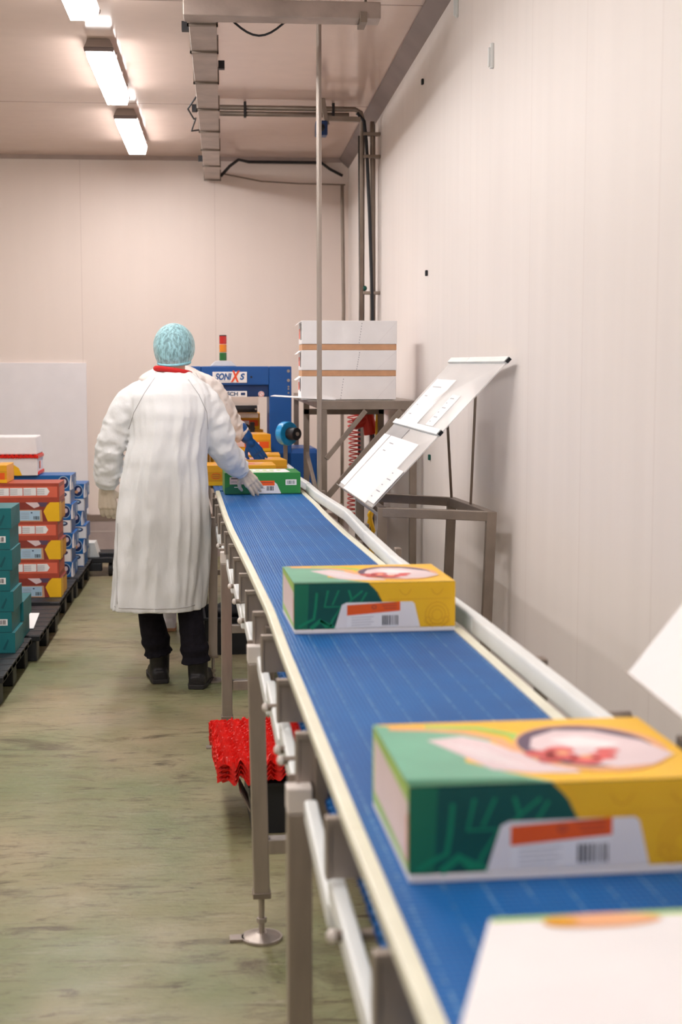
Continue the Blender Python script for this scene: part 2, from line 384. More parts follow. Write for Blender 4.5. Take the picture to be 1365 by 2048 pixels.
# ------------------------------------------------------------------ lamps
def lamp(y0, x=-.64, label=None, group=None, first=[None]):
    if first[0]:
        return dup(first[0], (x, y0, ZC), 0, label, group)
    t = thing('ceiling_lamp', label, 'lamp', (x, y0, ZC), 0, group); first[0] = t
    L = 1.30
    h = MB(mat('lamp housing grey', (168, 152, 144), .5))
    h.hexa([(-.075, 0, -.045), (.075, 0, -.045), (.075, L, -.045), (-.075, L, -.045), (-.055, .01, 0), (.055, .01, 0), (.055, L - .01, 0), (-.055, L - .01, 0)])
    h.build('housing', t, .004)
    for yy in (.0, L - .03):
        MB(GREYT).hexa([(-.074, yy, -.066), (.074, yy, -.066), (.074, yy + .03, -.066), (-.074, yy + .03, -.066), (-.077, yy, -.045), (.077, yy, -.045), (.077, yy + .03, -.045), (-.077, yy + .03, -.045)]).build('end_cap', t, .004)
    d = MB(M_GLOW)
    d.hexa([(-.058, .02, -.1), (.058, .02, -.1), (.058, L - .02, -.1), (-.058, L - .02, -.1), (-.072, .004, -.0455), (.072, .004, -.0455), (.072, L - .004, -.0455), (-.072, L - .004, -.0455)])
    d.mats.append(M_GLOW2); d.m = [0, 1, 1, 1, 1, 1]; d.build('diffuser', t)
    for sx in (-1, 1):
        for yy in (.2, .62, 1.04): MB(GREYT).box(sx * .0755 - .004, sx * .0755 + .004, yy - .012, yy + .012, -.06, -.03).build('latch', t)
    return t
LG = 'fluorescent ceiling lamps out of view'
lamp(9.48, -.63, 'lit batten lamp nearest the back wall')
lamp(7.52, -.63, 'lit batten lamp in the middle of the visible ceiling row')
lamp(5.46, -.63, 'lit batten lamp cut off by top edge of the photo')
for yy in (3.5, 1.2, -1.2): lamp(yy, -.64, 'fluorescent batten lamp above or behind the camera', LG)
for xx, yy in [(x_, y_) for x_ in (-4.6, -9.0) for y_ in (9.18, 6.4, 3.6, .8)]: lamp(yy, xx, 'fluorescent batten lamp above or behind the camera', LG)

# ------------------------------------------------------------------ cable trunking on the ceiling
t = thing('cable_trunking', 'grey steel cable trunking hung below ceiling with a cross arm', 'trunking', (0, 0, 3.0))
GALV = mat('galvanised steel', (178, 164, 156), .45, .35, .16, 7, .15, 30)
b_ = MB(GALV); b_.box(-.145, -.025, 6.36, 11.5, .004, .075); b_.build('trunking_run', t, .003)
b_ = MB(GALV); b_.box(-.165, .68, 6.24, 6.36, .004, .075); b_.build('cross_arm', t, .004)
b_ = MB(DSTEEL); b_.box(.59, .62, 6.232, 6.368, -.014, .004); b_.box(.59, .62, 6.226, 6.234, -.014, .03); b_.build('clamp', t, .002)
for yy in (6.39, 6.93, 7.65, 8.42, 9.18, 9.93, 10.7, 11.46):
    b_ = MB(DSTEEL); b_.box(-.152, -.018, yy - .012, yy + .012, -.006, .004); b_.box(-.152, -.145, yy - .012, yy + .012, -.006, .08); b_.box(-.025, -.018, yy - .012, yy + .012, -.006, .08)
    b_.build('band_clip', t)
for yy, xx in ((6.6, -.165), (7.4, -.005), (8.6, -.165), (10.6, -.165)): MB(BLACK).box(xx - .016, xx + .016, yy - .02, yy + .02, .02, .06).build('side_fitting', t)
for x_, y_ in ((-.12, 6.3), (.1, 6.3), (.62, 6.3), (-.085, 8.0), (-.085, 9.6), (-.085, 11.2)):
    MB(DSTEEL).cyl((x_, y_, .07), (x_, y_, ZC - 3.0), .006, 8).build('hanger_rod', t, smooth=True)
pts = [(-.02 + .26 * i / 10, 6.3, .03 - .075 * math.sin(PI * i / 10)) for i in range(11)]
MB(BLACK).tube([(p[0] + .05, p[1] + .075, p[2]) for p in pts], .005, 8).build('slack_cable', t, smooth=True)
MB(BLACK).tube([(-.15, 8.3, .05), (-.2, 8.4, .0), (-.17, 8.55, -.03), (-.16, 8.7, .0), (-.19, 8.85, -.05), (-.15, 9.0, -.02)], .005, 8).build('loose_cable', t, smooth=True)

t = thing('ceiling_conduit', 'grey conduit pair crossing ceiling into the corner pipes', 'conduit', (0, 9.2, ZC))
for i, (dy, dz) in enumerate(((0, -.035), (.0, -.072))):
    MB(DSTEEL).tube([(-.02, dy, dz), (.84, dy, dz), (.875, dy, dz - .02), (.885, dy, dz - .06), (.885, dy, -1.9)] if i == 0 else [(-.02, dy, dz), (.80, dy, dz)], .016, 10).build('pipe', t, smooth=True)
for xx in (.14, .7): MB(DARK).box(xx - .008, xx + .008, -.02, .02, -.095, 0).build('pipe_clip', t)
t = thing('wall_pipes', 'bundle of tall grey pipes and cables in the far right corner', 'pipes', (.95, 9.2, 0))
for i, (x_, y_, r_) in enumerate(((.0, 0, .014), (.012, .10, .018), (-.03, .55, .010), (-.02, 2.1, .014))):
    top = 3.08 if i != 3 else 2.95
    MB(DSTEEL if i != 2 else DARK).tube([(x_, y_, 0.02), (x_, y_, 1.2), (x_ + .004 * i, y_, 2.0), (x_, y_, top - .1), (x_, y_, top)], r_, 10).build('pipe', t, smooth=True)
MB(BLACK).tube([(-.10, -.02, 3.13), (-.055, -.02, 3.08), (-.04, -.02, 2.95), (-.02, -.03, 2.5), (.0, -.03, 1.9), (.005, -.03, 1.0)], .011, 8).build('cable', t, smooth=True)
for z_ in (2.0, 2.86, 3.0):
    MB(DSTEEL).box(-.06, .05, -.035, .02, z_ - .01, z_ + .01).build('pipe_strap', t, .003)
MB(PGDARK).ell((-.05, .0, 2.03), (.018, .018, .018), 12, 8).build('valve', t, smooth=True)
t = thing('camera_bracket', 'small dark camera on a bracket near the corner pipes', 'camera', (.62, 9.05, ZC))
MB(DSTEEL).bar((.0, 0, 0), (.03, 0, -.16), .03).bar((.02, 0, -.12), (.24, .02, -.12), .03).build('bracket', t, .003)
MB(MBLUED).box(-.045, .03, -.05, .05, -.23, -.14).build('camera_body', t, .008)
MB(BLACK).cyl((-.01, -.07, -.185), (-.01, -.045, -.185), .022).build('lens', t, smooth=True)
cb = MB(DARK).tube([(-.02, 11.38, 3.02), (.05, 11.4, 3.1), (.12, 11.42, 3.155), (.2, 11.5, 3.15), (.55, 11.5, 3.15), (.78, 11.5, 3.15), (.85, 11.5, 3.1), (.95, 11.5, 3.05)], .012, 8)
tag(cb.build('black_cable', smooth=True), 'thick dark cable clipped along top of the back wall', 'cable')
cb = MB(DSTEEL).tube([(-.03, 11.5, 3.06), (.3, 11.5, 3.0), (.6, 11.5, 2.985), (.97, 11.5, 2.98)], .006, 8)
tag(cb.build('thin_cable', smooth=True), 'thin beige wire sagging across the back wall below the dark cable', 'cable')
cb = MB(STEEL).tube([(0, 0, 0), (0, 0, 2.29)], .0125, 14, STEEL); cb.box(-.04, .04, -.04, .04, 2.285, 2.29)
o = cb.build('support_pole', smooth=False); o.location = (.462, 6.98, .90); tag(o, 'slim vertical steel pole rising from behind conveyor to the ceiling', 'pole')

# ------------------------------------------------------------------ conveyor
A = .0401
def CV(l, s, z): return (l * math.cos(A) - s * math.sin(A), l * math.sin(A) + s * math.cos(A), z)
cv = thing('belt_conveyor', 'long stainless conveyor with blue belt running away from the camera', 'conveyor', (0, 0, 0), A)
def strip(mb, line, w, z0, z1, m=None):      # line of (lat, along)
    a = []; 
    for i in range(len(line) - 1):
        (l0, s0), (l1, s1) = line[i], line[i + 1]
        mb.hexa([(l0 - w / 2, s0, z0), (l0 + w / 2, s0, z0), (l1 + w / 2, s1, z0), (l1 - w / 2, s1, z0), (l0 - w / 2, s0, z1), (l0 + w / 2, s0, z1), (l1 + w / 2, s1, z1), (l1 - w / 2, s1, z1)], m)
LE = [(.240, -.6), (.240, 1.8), (.246, 3.0), (.252, 3.55), (.247, 4.3), (.236, 5.4), (.236, 5.9), (.245, 7.12)]
RE = [(.668, -.6), (.668, 2.4), (.668, 3.2), (.660, 4.2), (.650, 5.2), (.652, 5.8), (.662, 6.4), (.664, 7.12)]
bl = MB(M_BELT)
for i in range(7):
    (l0, s0), (l1, s1) = LE[i], LE[i + 1]; (r0, q0), (r1, q1) = RE[i], RE[i + 1]
bl.box(.246, .664, -.6, 7.12, .882, .898)
bl.build('belt', cv)
w_ = MB(CREAM); strip(w_, LE, .021, .882, .903); w_.build('wear_strip', cv, .003)
w_ = MB(CREAM); strip(w_, RE, .022, .882, .903); w_.build('wear_strip', cv, .003)
GR = [(.716, -.6), (.716, 1.8), (.712, 3.2), (.692, 4.3), (.705, 5.0), (.728, 5.75), (.712, 6.3), (.702, 6.7), (.705, 7.12)]
w_ = MB(WPLAST); strip(w_, GR, .030, .888, .932); w_.build('guide_rail', cv, .006)
for s_ in (1.2, 2.1, 2.75, 3.9, 4.55, 5.3, 6.1, 6.8):
    MB(DSTEEL).box(.732, .752, s_ - .02, s_ + .02, .80, .925).box(.69, .752, s_ - .02, s_ + .02, .80, .815).build('guide_bracket', cv, .003)
MB(DSTEEL).cyl((.735, 2.32, .90), (.785, 2.32, .90), .018).build('guide_knob', cv, smooth=True)
# side channel under the right strip and slim centre runners
MB(DSTEEL).box(.676, .688, -.6, 7.12, .78, .884).build('side_plate', cv)
MB(DSTEEL).box(.262, .270, -.6, 7.12, .835, .882).build('side_plate', cv)
# cross members (tabs seen along the left edge)
for s_ in (.55, 1.0, 1.463, 1.932, 2.405, 2.836, 3.325, 3.66, 4.02, 4.367, 4.748, 5.123, 5.527, 5.88, 6.231, 6.654, 7.007):
    c_ = MB(STEEL); c_.box(.218, .688, s_, s_ + .004, .785, .868)
    c_.box(.214, .688, s_ - .006, s_ + .012, .864, .876); c_.box(.214, .222, s_ - .004, s_ + .02, .785, .868)
    c_.build('cross_member', cv, .002)
# return belt, sagging between rollers
rb = MB(M_BELT)
n = 120; prev = None
for i in range(n):
    s0 = -.5 + 7.5 * i / n; s1 = -.5 + 7.5 * (i + 1) / n
    z0 = .784 - .018 * abs(math.sin(PI * s0 / .95)); z1 = .784 - .018 * abs(math.sin(PI * s1 / .95))
    l0 = .268
    rb.hexa([(l0, s0, z0 - .012), (.65, s0, z0 - .012), (.65, s1, z1 - .012), (l0, s1, z1 - .012), (l0, s0, z0), (.65, s0, z0), (.65, s1, z1), (l0, s1, z1)])
    for k_ in (0, .5):
        sm = s0 + (s1 - s0) * k_; rb.box(l0 - .006, l0, sm, sm + .016, z0 - .012, z0)
rb.build('return_belt', cv)
for (s0, s1) in ((.75, 1.2), (1.25, 1.978), (1.985, 2.34), (2.45, 2.885), (2.92, 3.28), (3.28, 3.72), (3.76, 4.4), (4.42, 5.1), (5.14, 5.74), (5.78, 6.4), (6.45, 7.0)):
    MB(WPLAST).hexa([(.222, s0, .690), (.245, s0, .690), (.245, s1, .737), (.222, s1, .737), (.222, s0, .73), (.245, s0, .73), (.245, s1, .777), (.222, s1, .777)]).build('return_rail', cv, .005)
for s_ in (1.22, 1.812, 2.442, 2.674, 2.752, 3.111, 4.227, 4.588, 4.921, 6.084):
    MB(DSTEEL).cyl((.213, s_, .752), (.67, s_, .752), .008).build('return_roller', cv, smooth=True)
    MB(CAPW).ell((.209, s_, .752), (.008, .010, .010), 14, 8).build('axle_cap', cv, smooth=True)
def leg(l, s, ztop, lt=None, cap=True, zb=.12):
    lt = l if lt is None else lt
    lb = MB(STEEL); lb.bar((l, s, zb), (lt, s, ztop), .042, .042, None, (0, 1, 0)); L_ = lb.build('leg', cv, .003)
    if cap: MB(CAPW).box(lt - .022, lt + .022, s - .022, s + .022, ztop, ztop + .045).build('end_cap', L_, .003)
    f = MB(STEEL); f.cyl((l, s, .012), (l, s, zb + .01), .008, 12); f.cyl((l, s, 0), (l, s, .008), .055, 28); f.cyl((l, s, .008), (l, s, .018), .05, 28, None, .014)
    f.box(l - .085, l - .02, s - .018, s + .018, 0, .008); f.cyl((l, s, .045), (l, s, .058), .014, 6); f.build('levelling_foot', L_, .001)
    MB(DSTEEL).box(l - .024, l + .024, s - .024, s + .024, zb - .004, zb + .012).build('leg_collar', L_, .002)
leg(.232, 3.64, .746, .220); leg(.218, 2.39, .742, .218); leg(.222, 5.58, .745, .222); leg(.205, 6.82, .80, .212, False)
for s_ in (2.39, 3.64, 5.58, 6.82): leg(.745, s_, .78)
leg(.225, .9, .745); leg(.745, .9, .78)
for s_ in (.9, 2.39, 3.64, 5.58, 6.82):
    MB(STEEL).box(.245, .725, s_ - .02, s_ + .02, .235, .275).build('crossbar', cv, .003)
    c_ = MB(DSTEEL); c_.box(.2, .262, s_ + .021, s_ + .027, .69, .80); c_.cyl((.25, s_ + .02, .76), (.25, s_ - .0, .76), .009, 12); c_.build('leg_bracket', cv, .002)
    c_ = MB(DSTEEL); c_.box(.245, .268, s_ - .015, s_ + .02, .70, .84); c_.build('leg_bracket', cv, .002)
MB(STEEL).tube([(.27, 7.12, .86), (.65, 7.12, .86)], .022, 16).build('end_roller', cv, smooth=True)

# second conveyor towards the sealing machine
cv2 = thing('infeed_conveyor', 'short far conveyor carrying yellow cartons into the blue machine', 'conveyor', CV(0, 7.2, 0), A)
MB(M_BELT).box(.235, .66, 0, 3.3, .875, .897).build('belt', cv2)
w_ = MB(WPLAST); strip(w_, [(.712, 0), (.70, .5), (.728, 1.2), (.725, 2.0)], .028, .888, .93); w_.build('guide_rail', cv2, .005)
MB(STEEL).box(.222, .234, 0, 3.3, .80, .885).build('side_plate', cv2)
MB(STEEL).box(.661, .674, 0, 3.3, .80, .885).build('side_plate', cv2)
for s_ in (.25, 1.4): MB(DSTEEL).box(.674, .735, s_, s_ + .04, .84, .9).build('guide_bracket', cv2)
for l_ in (.21, .70):
    for s_ in (1.5, 3.0):
        L_ = MB(DSTEEL).box(l_ - .02, l_ + .02, s_ - .02, s_ + .02, .01, .86).build('leg', cv2, .002)
        MB(DSTEEL).cyl((l_, s_, 0), (l_, s_, .012), .045, 20).build('levelling_foot', L_)
for s_ in (1.5, 3.0): MB(DSTEEL).box(.23, .68, s_ - .015, s_ + .015, .25, .28).build('crossbar', cv2)

# ------------------------------------------------------------------ cartons
def barcode(x0, x1, z0, z1, y, seed=1, m=INK):
    rnd = random.Random(seed); mb = MB(m); x = x0
    while x < x1:
        wd = rnd.choice((.0012, .0022, .0032)) * (x1 - x0) / .038; mb.front([(x, z0), (min(x + wd, x1), z0), (min(x + wd, x1), z1), (x, z1)], y, m); x += wd + rnd.choice((.0012, .002, .003)) * (x1 - x0) / .038
    return mb
def fruit_carton(label):
    W, D, Hh = .376, .30, .116
    t = thing('fruit_carton', label, 'carton')
    b = MB(CARDW)
    b.box(-W / 2, W / 2, 0, D, 0, .010)                                        # tray lip
    b.box(-W / 2, W / 2, .002, D - .002, .010, Hh, PGDARK)
    b.build('carton_body', t, .002)
    e = -W / 2; y = .0012
    p = MB(PGDARK)
    # front face: green left part with lighter leaf veins, yellow right part with tracery
    p.front([(e, .011), (.018, .011), (.018, .070), (.006, .093), (-.016, Hh - .0005), (e, Hh - .0005)], y, PGDARK)
    p.front([(.018, .011), (-e, .011), (-e, Hh - .0005), (-.016, Hh - .0005), (.0, .1), (.008, .085), (.018, .066)], y, PYEL)
    p.front([(e, .011), (e + .03, .011), (e + .034, Hh - .0005), (e, Hh - .0005)], y - .0002, PGREEN)
    for ln, wd in (([(-.178, .016), (-.16, .026), (-.143, .034), (-.139, .06), (-.136, .095)], .006), ([(-.15, .012), (-.128, .030), (-.110, .014)], .010),
               ([(-.128, .030), (-.09, .012)], .006), ([(-.11, .1), (-.118, .062), (-.08, .062), (-.10, .03), (-.106, .012)], .005),
               ([(-.085, .1), (-.1, .066)], .004), ([(-.062, .1), (-.055, .078), (-.068, .062)], .005), ([(-.055, .078), (-.03, .098)], .004),
               ([(-.02, .094), (-.036, .068)], .004), ([(-.08, .062), (-.06, .04)], .004)):
        stroke(p, 'front', ln, wd, y - .0004, PGMID)
    for cx in (.145,):
        for rr in (.012, .02, .028): 
            for q in ellipse_segments(cx, .038, rr, rr * 1.1): stroke(p, 'front', q, .0012, y - .0004, PYEL2)
    for cx in (.07, .145): stroke(p, 'front', [(cx - .014, .1), (cx - .008, .09), (cx, .086), (cx + .008, .09), (cx + .014, .1)], .0014, y - .0004, PYEL2)
    stroke(p, 'front', [(.03, .076), (.18, .077)], .0008, y - .0004, PYEL2)
    for sg in (-1, 1):
        stroke(p, 'front', [(.145 + sg * .002, .018), (.145 + sg * .018, .016), (.145 + sg * .03, .024), (.145 + sg * .024, .034), (.145 + sg * .012, .03), (.145 + sg * .016, .022)], .0014, y - .0004, PYEL2)
    # white flap with cut-out outline
    p.front([(-.095, .011), (.105, .011), (.092, .066), (.086, .071), (-.068, .071), (-.078, .066)], y - .0006, CARDW)
    # top artwork
    z = Hh + .0004
    p.top([(e, .002), (-e, .002), (-e, D - .002), (e, D - .002)], z, PYEL)
    gl = [(e, .002), (-.012, .002), (-.03, .02), (-.06, .05), (-.10, .10), (-.09, .15), (-.04, .20), (-.05, .235), (-.1, .25), (-.15, D - .03), (e, D - .002)]
    p.top(gl, z + .0002, PGLIGHT)
    p.top([(e, .002), (-.02, .002), (-.045, .022), (e, .03)], z + .0004, PGREEN)
    for ln, wd, m in (([(-.17, .272), (-.12, .262), (-.07, .24), (-.035, .2), (-.03, .16), (-.005, .12)], .018, PPEACH), ([(-.12, .275), (-.05, .262), (-.01, .22), (-.006, .17), (.01, .13)], .020, PLIME)):
        stroke(p, 'top', ln, wd, z + .0005, m)
    p.top([(-.13, .205), (-.10, .13), (-.075, .06), (-.03, .04), (.03, .035), (.02, .1), (-.03, .14), (-.05, .19), (-.08, .22)], z + .0007, PPINK)
    for q in range(4): stroke(p, 'top', [(-.105 + .012 * q, .19 - .01 * q), (-.07 + .012 * q, .10 - .012 * q)], .003, z + .0009, CARDW)
    p.top(ellipse(.075, .15, .098, .115), z + .0010, PPEACH)
    p.top(ellipse(.07, .155, .088, .1), z + .0012, PPLUM)
    p.top([(-.005, .15), (.01, .2), (.05, .235), (.1, .225), (.15, .17), (.17, .1), (.13, .06), (.08, .05), (.05, .075), (.02, .1)], z + .0014, PPINK)
    p.top([(.03, .19), (.07, .2), (.12, .16), (.09, .14), (.05, .15)], z + .0015, CARDW)
    for cx, cy, r in ((.0, .12, .016), (.025, .105, .018), (.05, .085, .018), (.03, .135, .016), (.005, .09, .012), (.075, .1, .016), (.09, .125, .013)): p.top(ellipse(cx, cy, r * 1.25, r, 10), z + .0017, PRED)
    for cx, cy in ((.03, .12), (.055, .1)): p.top(ellipse(cx, cy, .009, .008, 8), z + .0019, PPEACH)
    # left end: pale panel in a lime frame
    p.side([(D - .003, .012), (.003, .012), (.003, Hh), (D - .003, Hh)], e - .0005, PLIME)
    p.side([(D - .02, .03), (.008, .022), (.008, Hh - .02), (D - .02, Hh - .012)], e - .0008, PPINK)
    p.side([(.014, .024), (.006, .022), (.006, Hh - .03), (.014, Hh - .04)], e - .0010, PCORAL)
    p.build('printed_artwork', t)
    s = MB(PAPER); s.front([(-.066, .014), (.052, .014), (.058, .052), (-.066, .048)], y - .0009, PAPER)
    s.front([(-.066, .041), (.058, .050), (.058, .0715), (-.066, .065)], y - .0011, PORA)
    for q in range(4): stroke(s, 'front', [(-.056, .036 - .006 * q), (-.004 - .006 * (q % 2), .0375 - .006 * q)], .0009, y - .0012, GINK)
    for q in range(3): stroke(s, 'front', [(.012 + .004 * q, .068 - .006 * q), (.05, .0685 - .006 * q)], .0018, y - .0013, PBRICK)
    for q in ellipse_segments(-.003, .060, .005, .004): stroke(s, 'front', q, .0022, y - .0013, PBRICK)
    S = s.build('label_sticker', t)
    barcode(.016, .053, .017, .040, y - .0014, 5).build('barcode', S)
    return t
def ellipse_segments(cx, cy, rx, ry, n=16):
    pts = [(cx + rx * math.cos(2 * PI * k / n), cy + ry * math.sin(2 * PI * k / n)) for k in range(n + 1)]
    return [pts]
c1 = fruit_carton('green and yellow carton with orange label, middle of the belt')
c1.location = CV(.471, 3.205, .8985); c1.rotation_euler = (0, 0, A + .008)
c2 = dup(c1, CV(.464, 1.600, .8985), A, 'large blurred green and yellow carton near the camera')

# pale carton at bottom of frame: lid flares towards the camera
t = thing('white_carton', 'white carton with green rim and peach fruit print, at bottom edge', 'carton', CV(.475, .768, .8985), A)
b = MB(CARDW); b.hexa([(-.2, 0, 0), (.2, 0, 0), (.185, .43, 0), (-.185, .43, 0), (-.352, -.02, .109), (.30, -.02, .109), (.192, .448, .109), (-.192, .448, .109)])
b.build('carton_body', t, .003)
p = MB(PLIME); z = .1094
p.top([(-.19, .438), (.191, .438), (.191, .447), (-.191, .447)], z, PLIME)
p.top([(.03, .438), (.06, .425), (.1, .405), (.19, .41), (.191, .438)], z, PLIME)
p.top(ellipse(-.092, .43, .055, .016), z + .0006, PPEACH); p.top(ellipse(-.13, .43, .016, .012), z + .0008, PYEL2)
p.top([(.0, .33), (-.02, .30), (.02, .26), (.1, .24), (.2, .26), (.19, .41), (.1, .40), (.04, .385)], z + .0004, PPEACH)
p.top([(-.01, .31), (.03, .275), (.1, .255), (.1, .265), (.03, .29)], z + .0006, PYEL2)
p.top([(.08, .2), (.12, .19), (.2, .2), (.2, .14), (.1, .15)], z + .0004, PLIME)
p.build('printed_artwork', t)

# green carton held by the worker
t = thing('green_carton', 'green carton under the cream glove of the worker in white', 'carton', CV(.459, 6.93, .8985), A)
GRN = mat('printed bright green', (44, 142, 66), .4, 0, .06)
W = .372
MB(GRN).box(-W / 2, W / 2, 0, .29, .004, .106).box(-W / 2, W / 2, 0, .29, 0, .004, PGDARK).build('carton_body', t, .002)
p = MB(GRN); y = -.0006
p.front([(-W / 2, .004), (-.06, .004), (-.05, .05), (-.1, .07), (-W / 2, .03)], y, PGREEN)
p.front([(-.04, .004), (.09, .004), (.07, .05), (.05, .066), (-.03, .066)], y - .0003, CARDW)
p.front([(-.162, .05), (-.09, .05), (-.09, .085), (-.162, .085)], y - .0003, PPINK)
stroke(p, 'front', [(-.155, .078), (-.12, .078)], .005, y - .0005, INK); stroke(p, 'front', [(-.155, .062), (-.1, .062)], .003, y - .0005, GINK)
stroke(p, 'front', [(-.14, .036), (-.105, .036)], .004, y - .0005, CARDW)
p.top([(-.08, .02), (.12, .02), (.14, .05), (.13, .25), (-.1, .25)], .1066, CARDW); p.top([(-.05, .06), (.06, .06), (.06, .09), (-.05, .09)], .1068, PLIME)
for q in range(5): p.top(ellipse(-.05 + .035 * q, .17, .012, .03, 10), .1068, PLIME)
p.build('printed_artwork', t)
s = MB(PAPER); s.front([(-.03, .012), (.058, .012), (.058, .066), (-.03, .066)], y - .0006, PAPER); s.front([(-.03, .043), (.058, .043), (.058, .067), (-.03, .067)], y - .0008, PORA)
stroke(s, 'front', [(-.01, .058), (.05, .058)], .004, y - .001, PBRICK); stroke(s, 'front', [(-.02, .03), (.01, .03)], .002, y - .001, GINK); S = s.build('label_sticker', t)
barcode(.018, .054, .018, .040, y - .0011, 3).build('barcode', S)
s = MB(PAPER); s.front([(.112, .045), (.166, .045), (.166, .072), (.112, .072)], y - .0006, PAPER); S = s.build('label_sticker', t)
barcode(.119, .158, .050, .067, y - .0009, 9, PGDARK).build('barcode', S)

# yellow cartons beyond
YEL = mat('printed warm yellow', (244, 176, 34), .4, 0, .06)
def yellow_carton(label, loc, rz, art=True):
    t = thing('yellow_carton', label, 'carton', loc, rz)
    W = .385
    MB(YEL).box(-W / 2, W / 2, 0, .285, 0, .106).build('carton_body', t, .002)
    p = MB(YEL); y = -.0006
    p.front([(-W / 2, 0), (W / 2, 0), (W / 2, .02), (-W / 2, .02)], y, PYEL)
    p.front([(-W / 2, .022), (W / 2, .022), (W / 2, .072), (-W / 2, .072)], y, PYEL2)
    p.front([(-.07, .03), (.03, .03), (.02, .085), (-.05, .085)], y - .0002, PPINK)
    p.front([(.03, .02), (.18, .02), (.18, .06), (.03, .06)], y - .0002, PORA)
    p.front([(.04, .024), (.12, .024), (.12, .056), (.04, .056)], y - .0004, PAPER)
    for q in ellipse_segments(-.125, .05, .024, .015): stroke(p, 'front', q, .003, y - .0003, PORA)
    for q in range(3): stroke(p, 'front', [(-.145, .058 - .009 * q), (-.105, .058 - .009 * q)], .003, y - .0003, PBRICK)
    p.top([(-.15, .03), (.1, .03), (.15, .25), (-.1, .25)], .1066, PPEACH)
    p.top([(-.1, .08), (.02, .05), (.08, .15), (-.02, .22)], .1068, PPINK)
    p.top(ellipse(.04, .12, .05, .04), .107, PRED)
    p.build('printed_artwork', t); return t
y1 = yellow_carton('yellow carton directly behind the green carton', CV(.375, 7.5, .898), A)
for lab, l, s, z, r in (('yellow carton with pink top under the blue glove', .47, 7.92, .898, A + .06), ('yellow carton entering the blue machine, lower one', .47, 8.42, .898, A - .05),
                        ('lowest yellow carton lying inside the machine opening', .46, 9.0, .898, A), ('yellow carton second from bottom of the stack inside the machine', .44, 9.45, 1.006, A + .05), ('topmost yellow carton of the stack inside the machine opening', .42, 9.5, 1.114, A - .04), ('yellow carton stacked on the one entering the machine', .44, 8.75, 1.006, A + .08), ('yellow carton lying beneath the stacked one in the machine', .45, 9.35, .898, A)):
    dup(y1, CV(l, s, z), r, lab)

# ------------------------------------------------------------------ sealing machine
t = thing('sealing_machine', 'blue carton sealing machine straddling the far conveyor', 'machine', CV(.46, 9.15, 0), A)
MB(MBLUE).box(.19, .335, 0, .22, 0, 1.53).build('column', t, .006)
MB(MBLUE).box(-.39, -.245, 0, .22, 0, 1.53).build('column', t, .006)
MB(MBLUE).box(-.245, .19, 0, .22, 1.41, 1.53).build('head_beam', t, .006)
MB(MBLUED).box(-.245, .19, .02, .2, 1.335, 1.41).build('inner_panel', t, .004)
MB(MBLUE).box(.19, .52, .0, .5, .42, 1.0).build('motor_cover', t, .03)
for z_ in (.6, .9):
    for x_ in (.25, .45): MB(STEEL).cyl((x_, -.004, z_), (x_, .002, z_), .01, 12).build('bolt', t)
for z_ in (1.5, 1.44, 1.40, 1.385, 1.36): MB(STEEL).cyl((.315 - (.0 if z_ > 1.42 else .0), -.004, z_), (.315, .002, z_), .010 if z_ > 1.42 else .006, 12).build('bolt', t)
MB(mat('clear guard', (222, 208, 200), .2, 0, .02, alpha=.8)).box(-.24, .12, -.012, -.004, 1.285, 1.335).build('guard_panel', t, .002)
r_ = MB(BLACK).cyl((-.24, -.03, 1.258), (.11, -.03, 1.258), .024, 18).build('pressure_roller', t, smooth=True)
for x_ in (-.19, .10): MB(STEEL).cyl((x_, -.062, 1.258), (x_, -.052, 1.258), .006, 10).build('screw', r_)
MB(STEEL).box(-.24, .12, -.01, .0, 1.20, 1.232).build('guide_plate', t, .002)
MB(DARK).box(.07, .10, .07, .10, 1.02, 1.17).bar((.02, .09, 1.16), (.10, .09, 1.12), .025).build('sealing_head', t, .004)
sg = MB(PAPER).box(-.172, .048, -.006, 0, 1.425, 1.495).build('name_plate', t, .002)
BL = mat('sign blue lettering', (34, 92, 160), .5)
RX = (PI / 2, 0, 0)
text_mesh('lettering', 'SONI', .056, BL, sg, (-.106, -.0068, 1.462), RX, off=.0022, shear=.25, width=.105)
text_mesh('lettering', 'X', .098, mat('sign orange lettering', (236, 82, 40), .5), sg, (-.030, -.0072, 1.462), RX, off=.0035, shear=.2, width=.06)['label'] = 'large orange letter X'
text_mesh('lettering', 'S', .054, BL, sg, (.014, -.0068, 1.462), RX, off=.0022, shear=.25, width=.032)
stroke_mb = MB(GINK); stroke_mb.front([(-.155, 1.434), (-.06, 1.434), (-.06, 1.4365), (-.155, 1.4365)], -.0066, GINK); stroke_mb.build('underline', sg)
sg = MB(PAPER).box(-.172, .048, -.004, .02, 1.335, 1.372).build('name_plate', t, .002)
text_mesh('lettering', 'SCH', .034, mat('sign slate lettering', (60, 84, 120), .5), sg, (-.045, -.0048, 1.353), RX, off=.001, width=.07)
MB(MBLUED).box(.008, .036, -.0055, -.004, 1.346, 1.362).build('emblem', sg)
w_ = MB(PAPER).cyl((.14, -.002, 1.352), (.14, .021, 1.352), .019, 24); W_ = w_.build('warning_sticker', t)
MB(PRED).bar((.128, -.004, 1.364), (.152, -.004, 1.340), .004, .002).tube([(.14 + .015 * math.cos(a_ / 12 * 2 * PI), -.003, 1.352 + .015 * math.sin(a_ / 12 * 2 * PI)) for a_ in range(13)], .0015, 6).build('symbol', W_)
MB(BLACK).cyl((.076, -.003, 1.462), (.076, 0, 1.462), .007, 12).build('button', t)
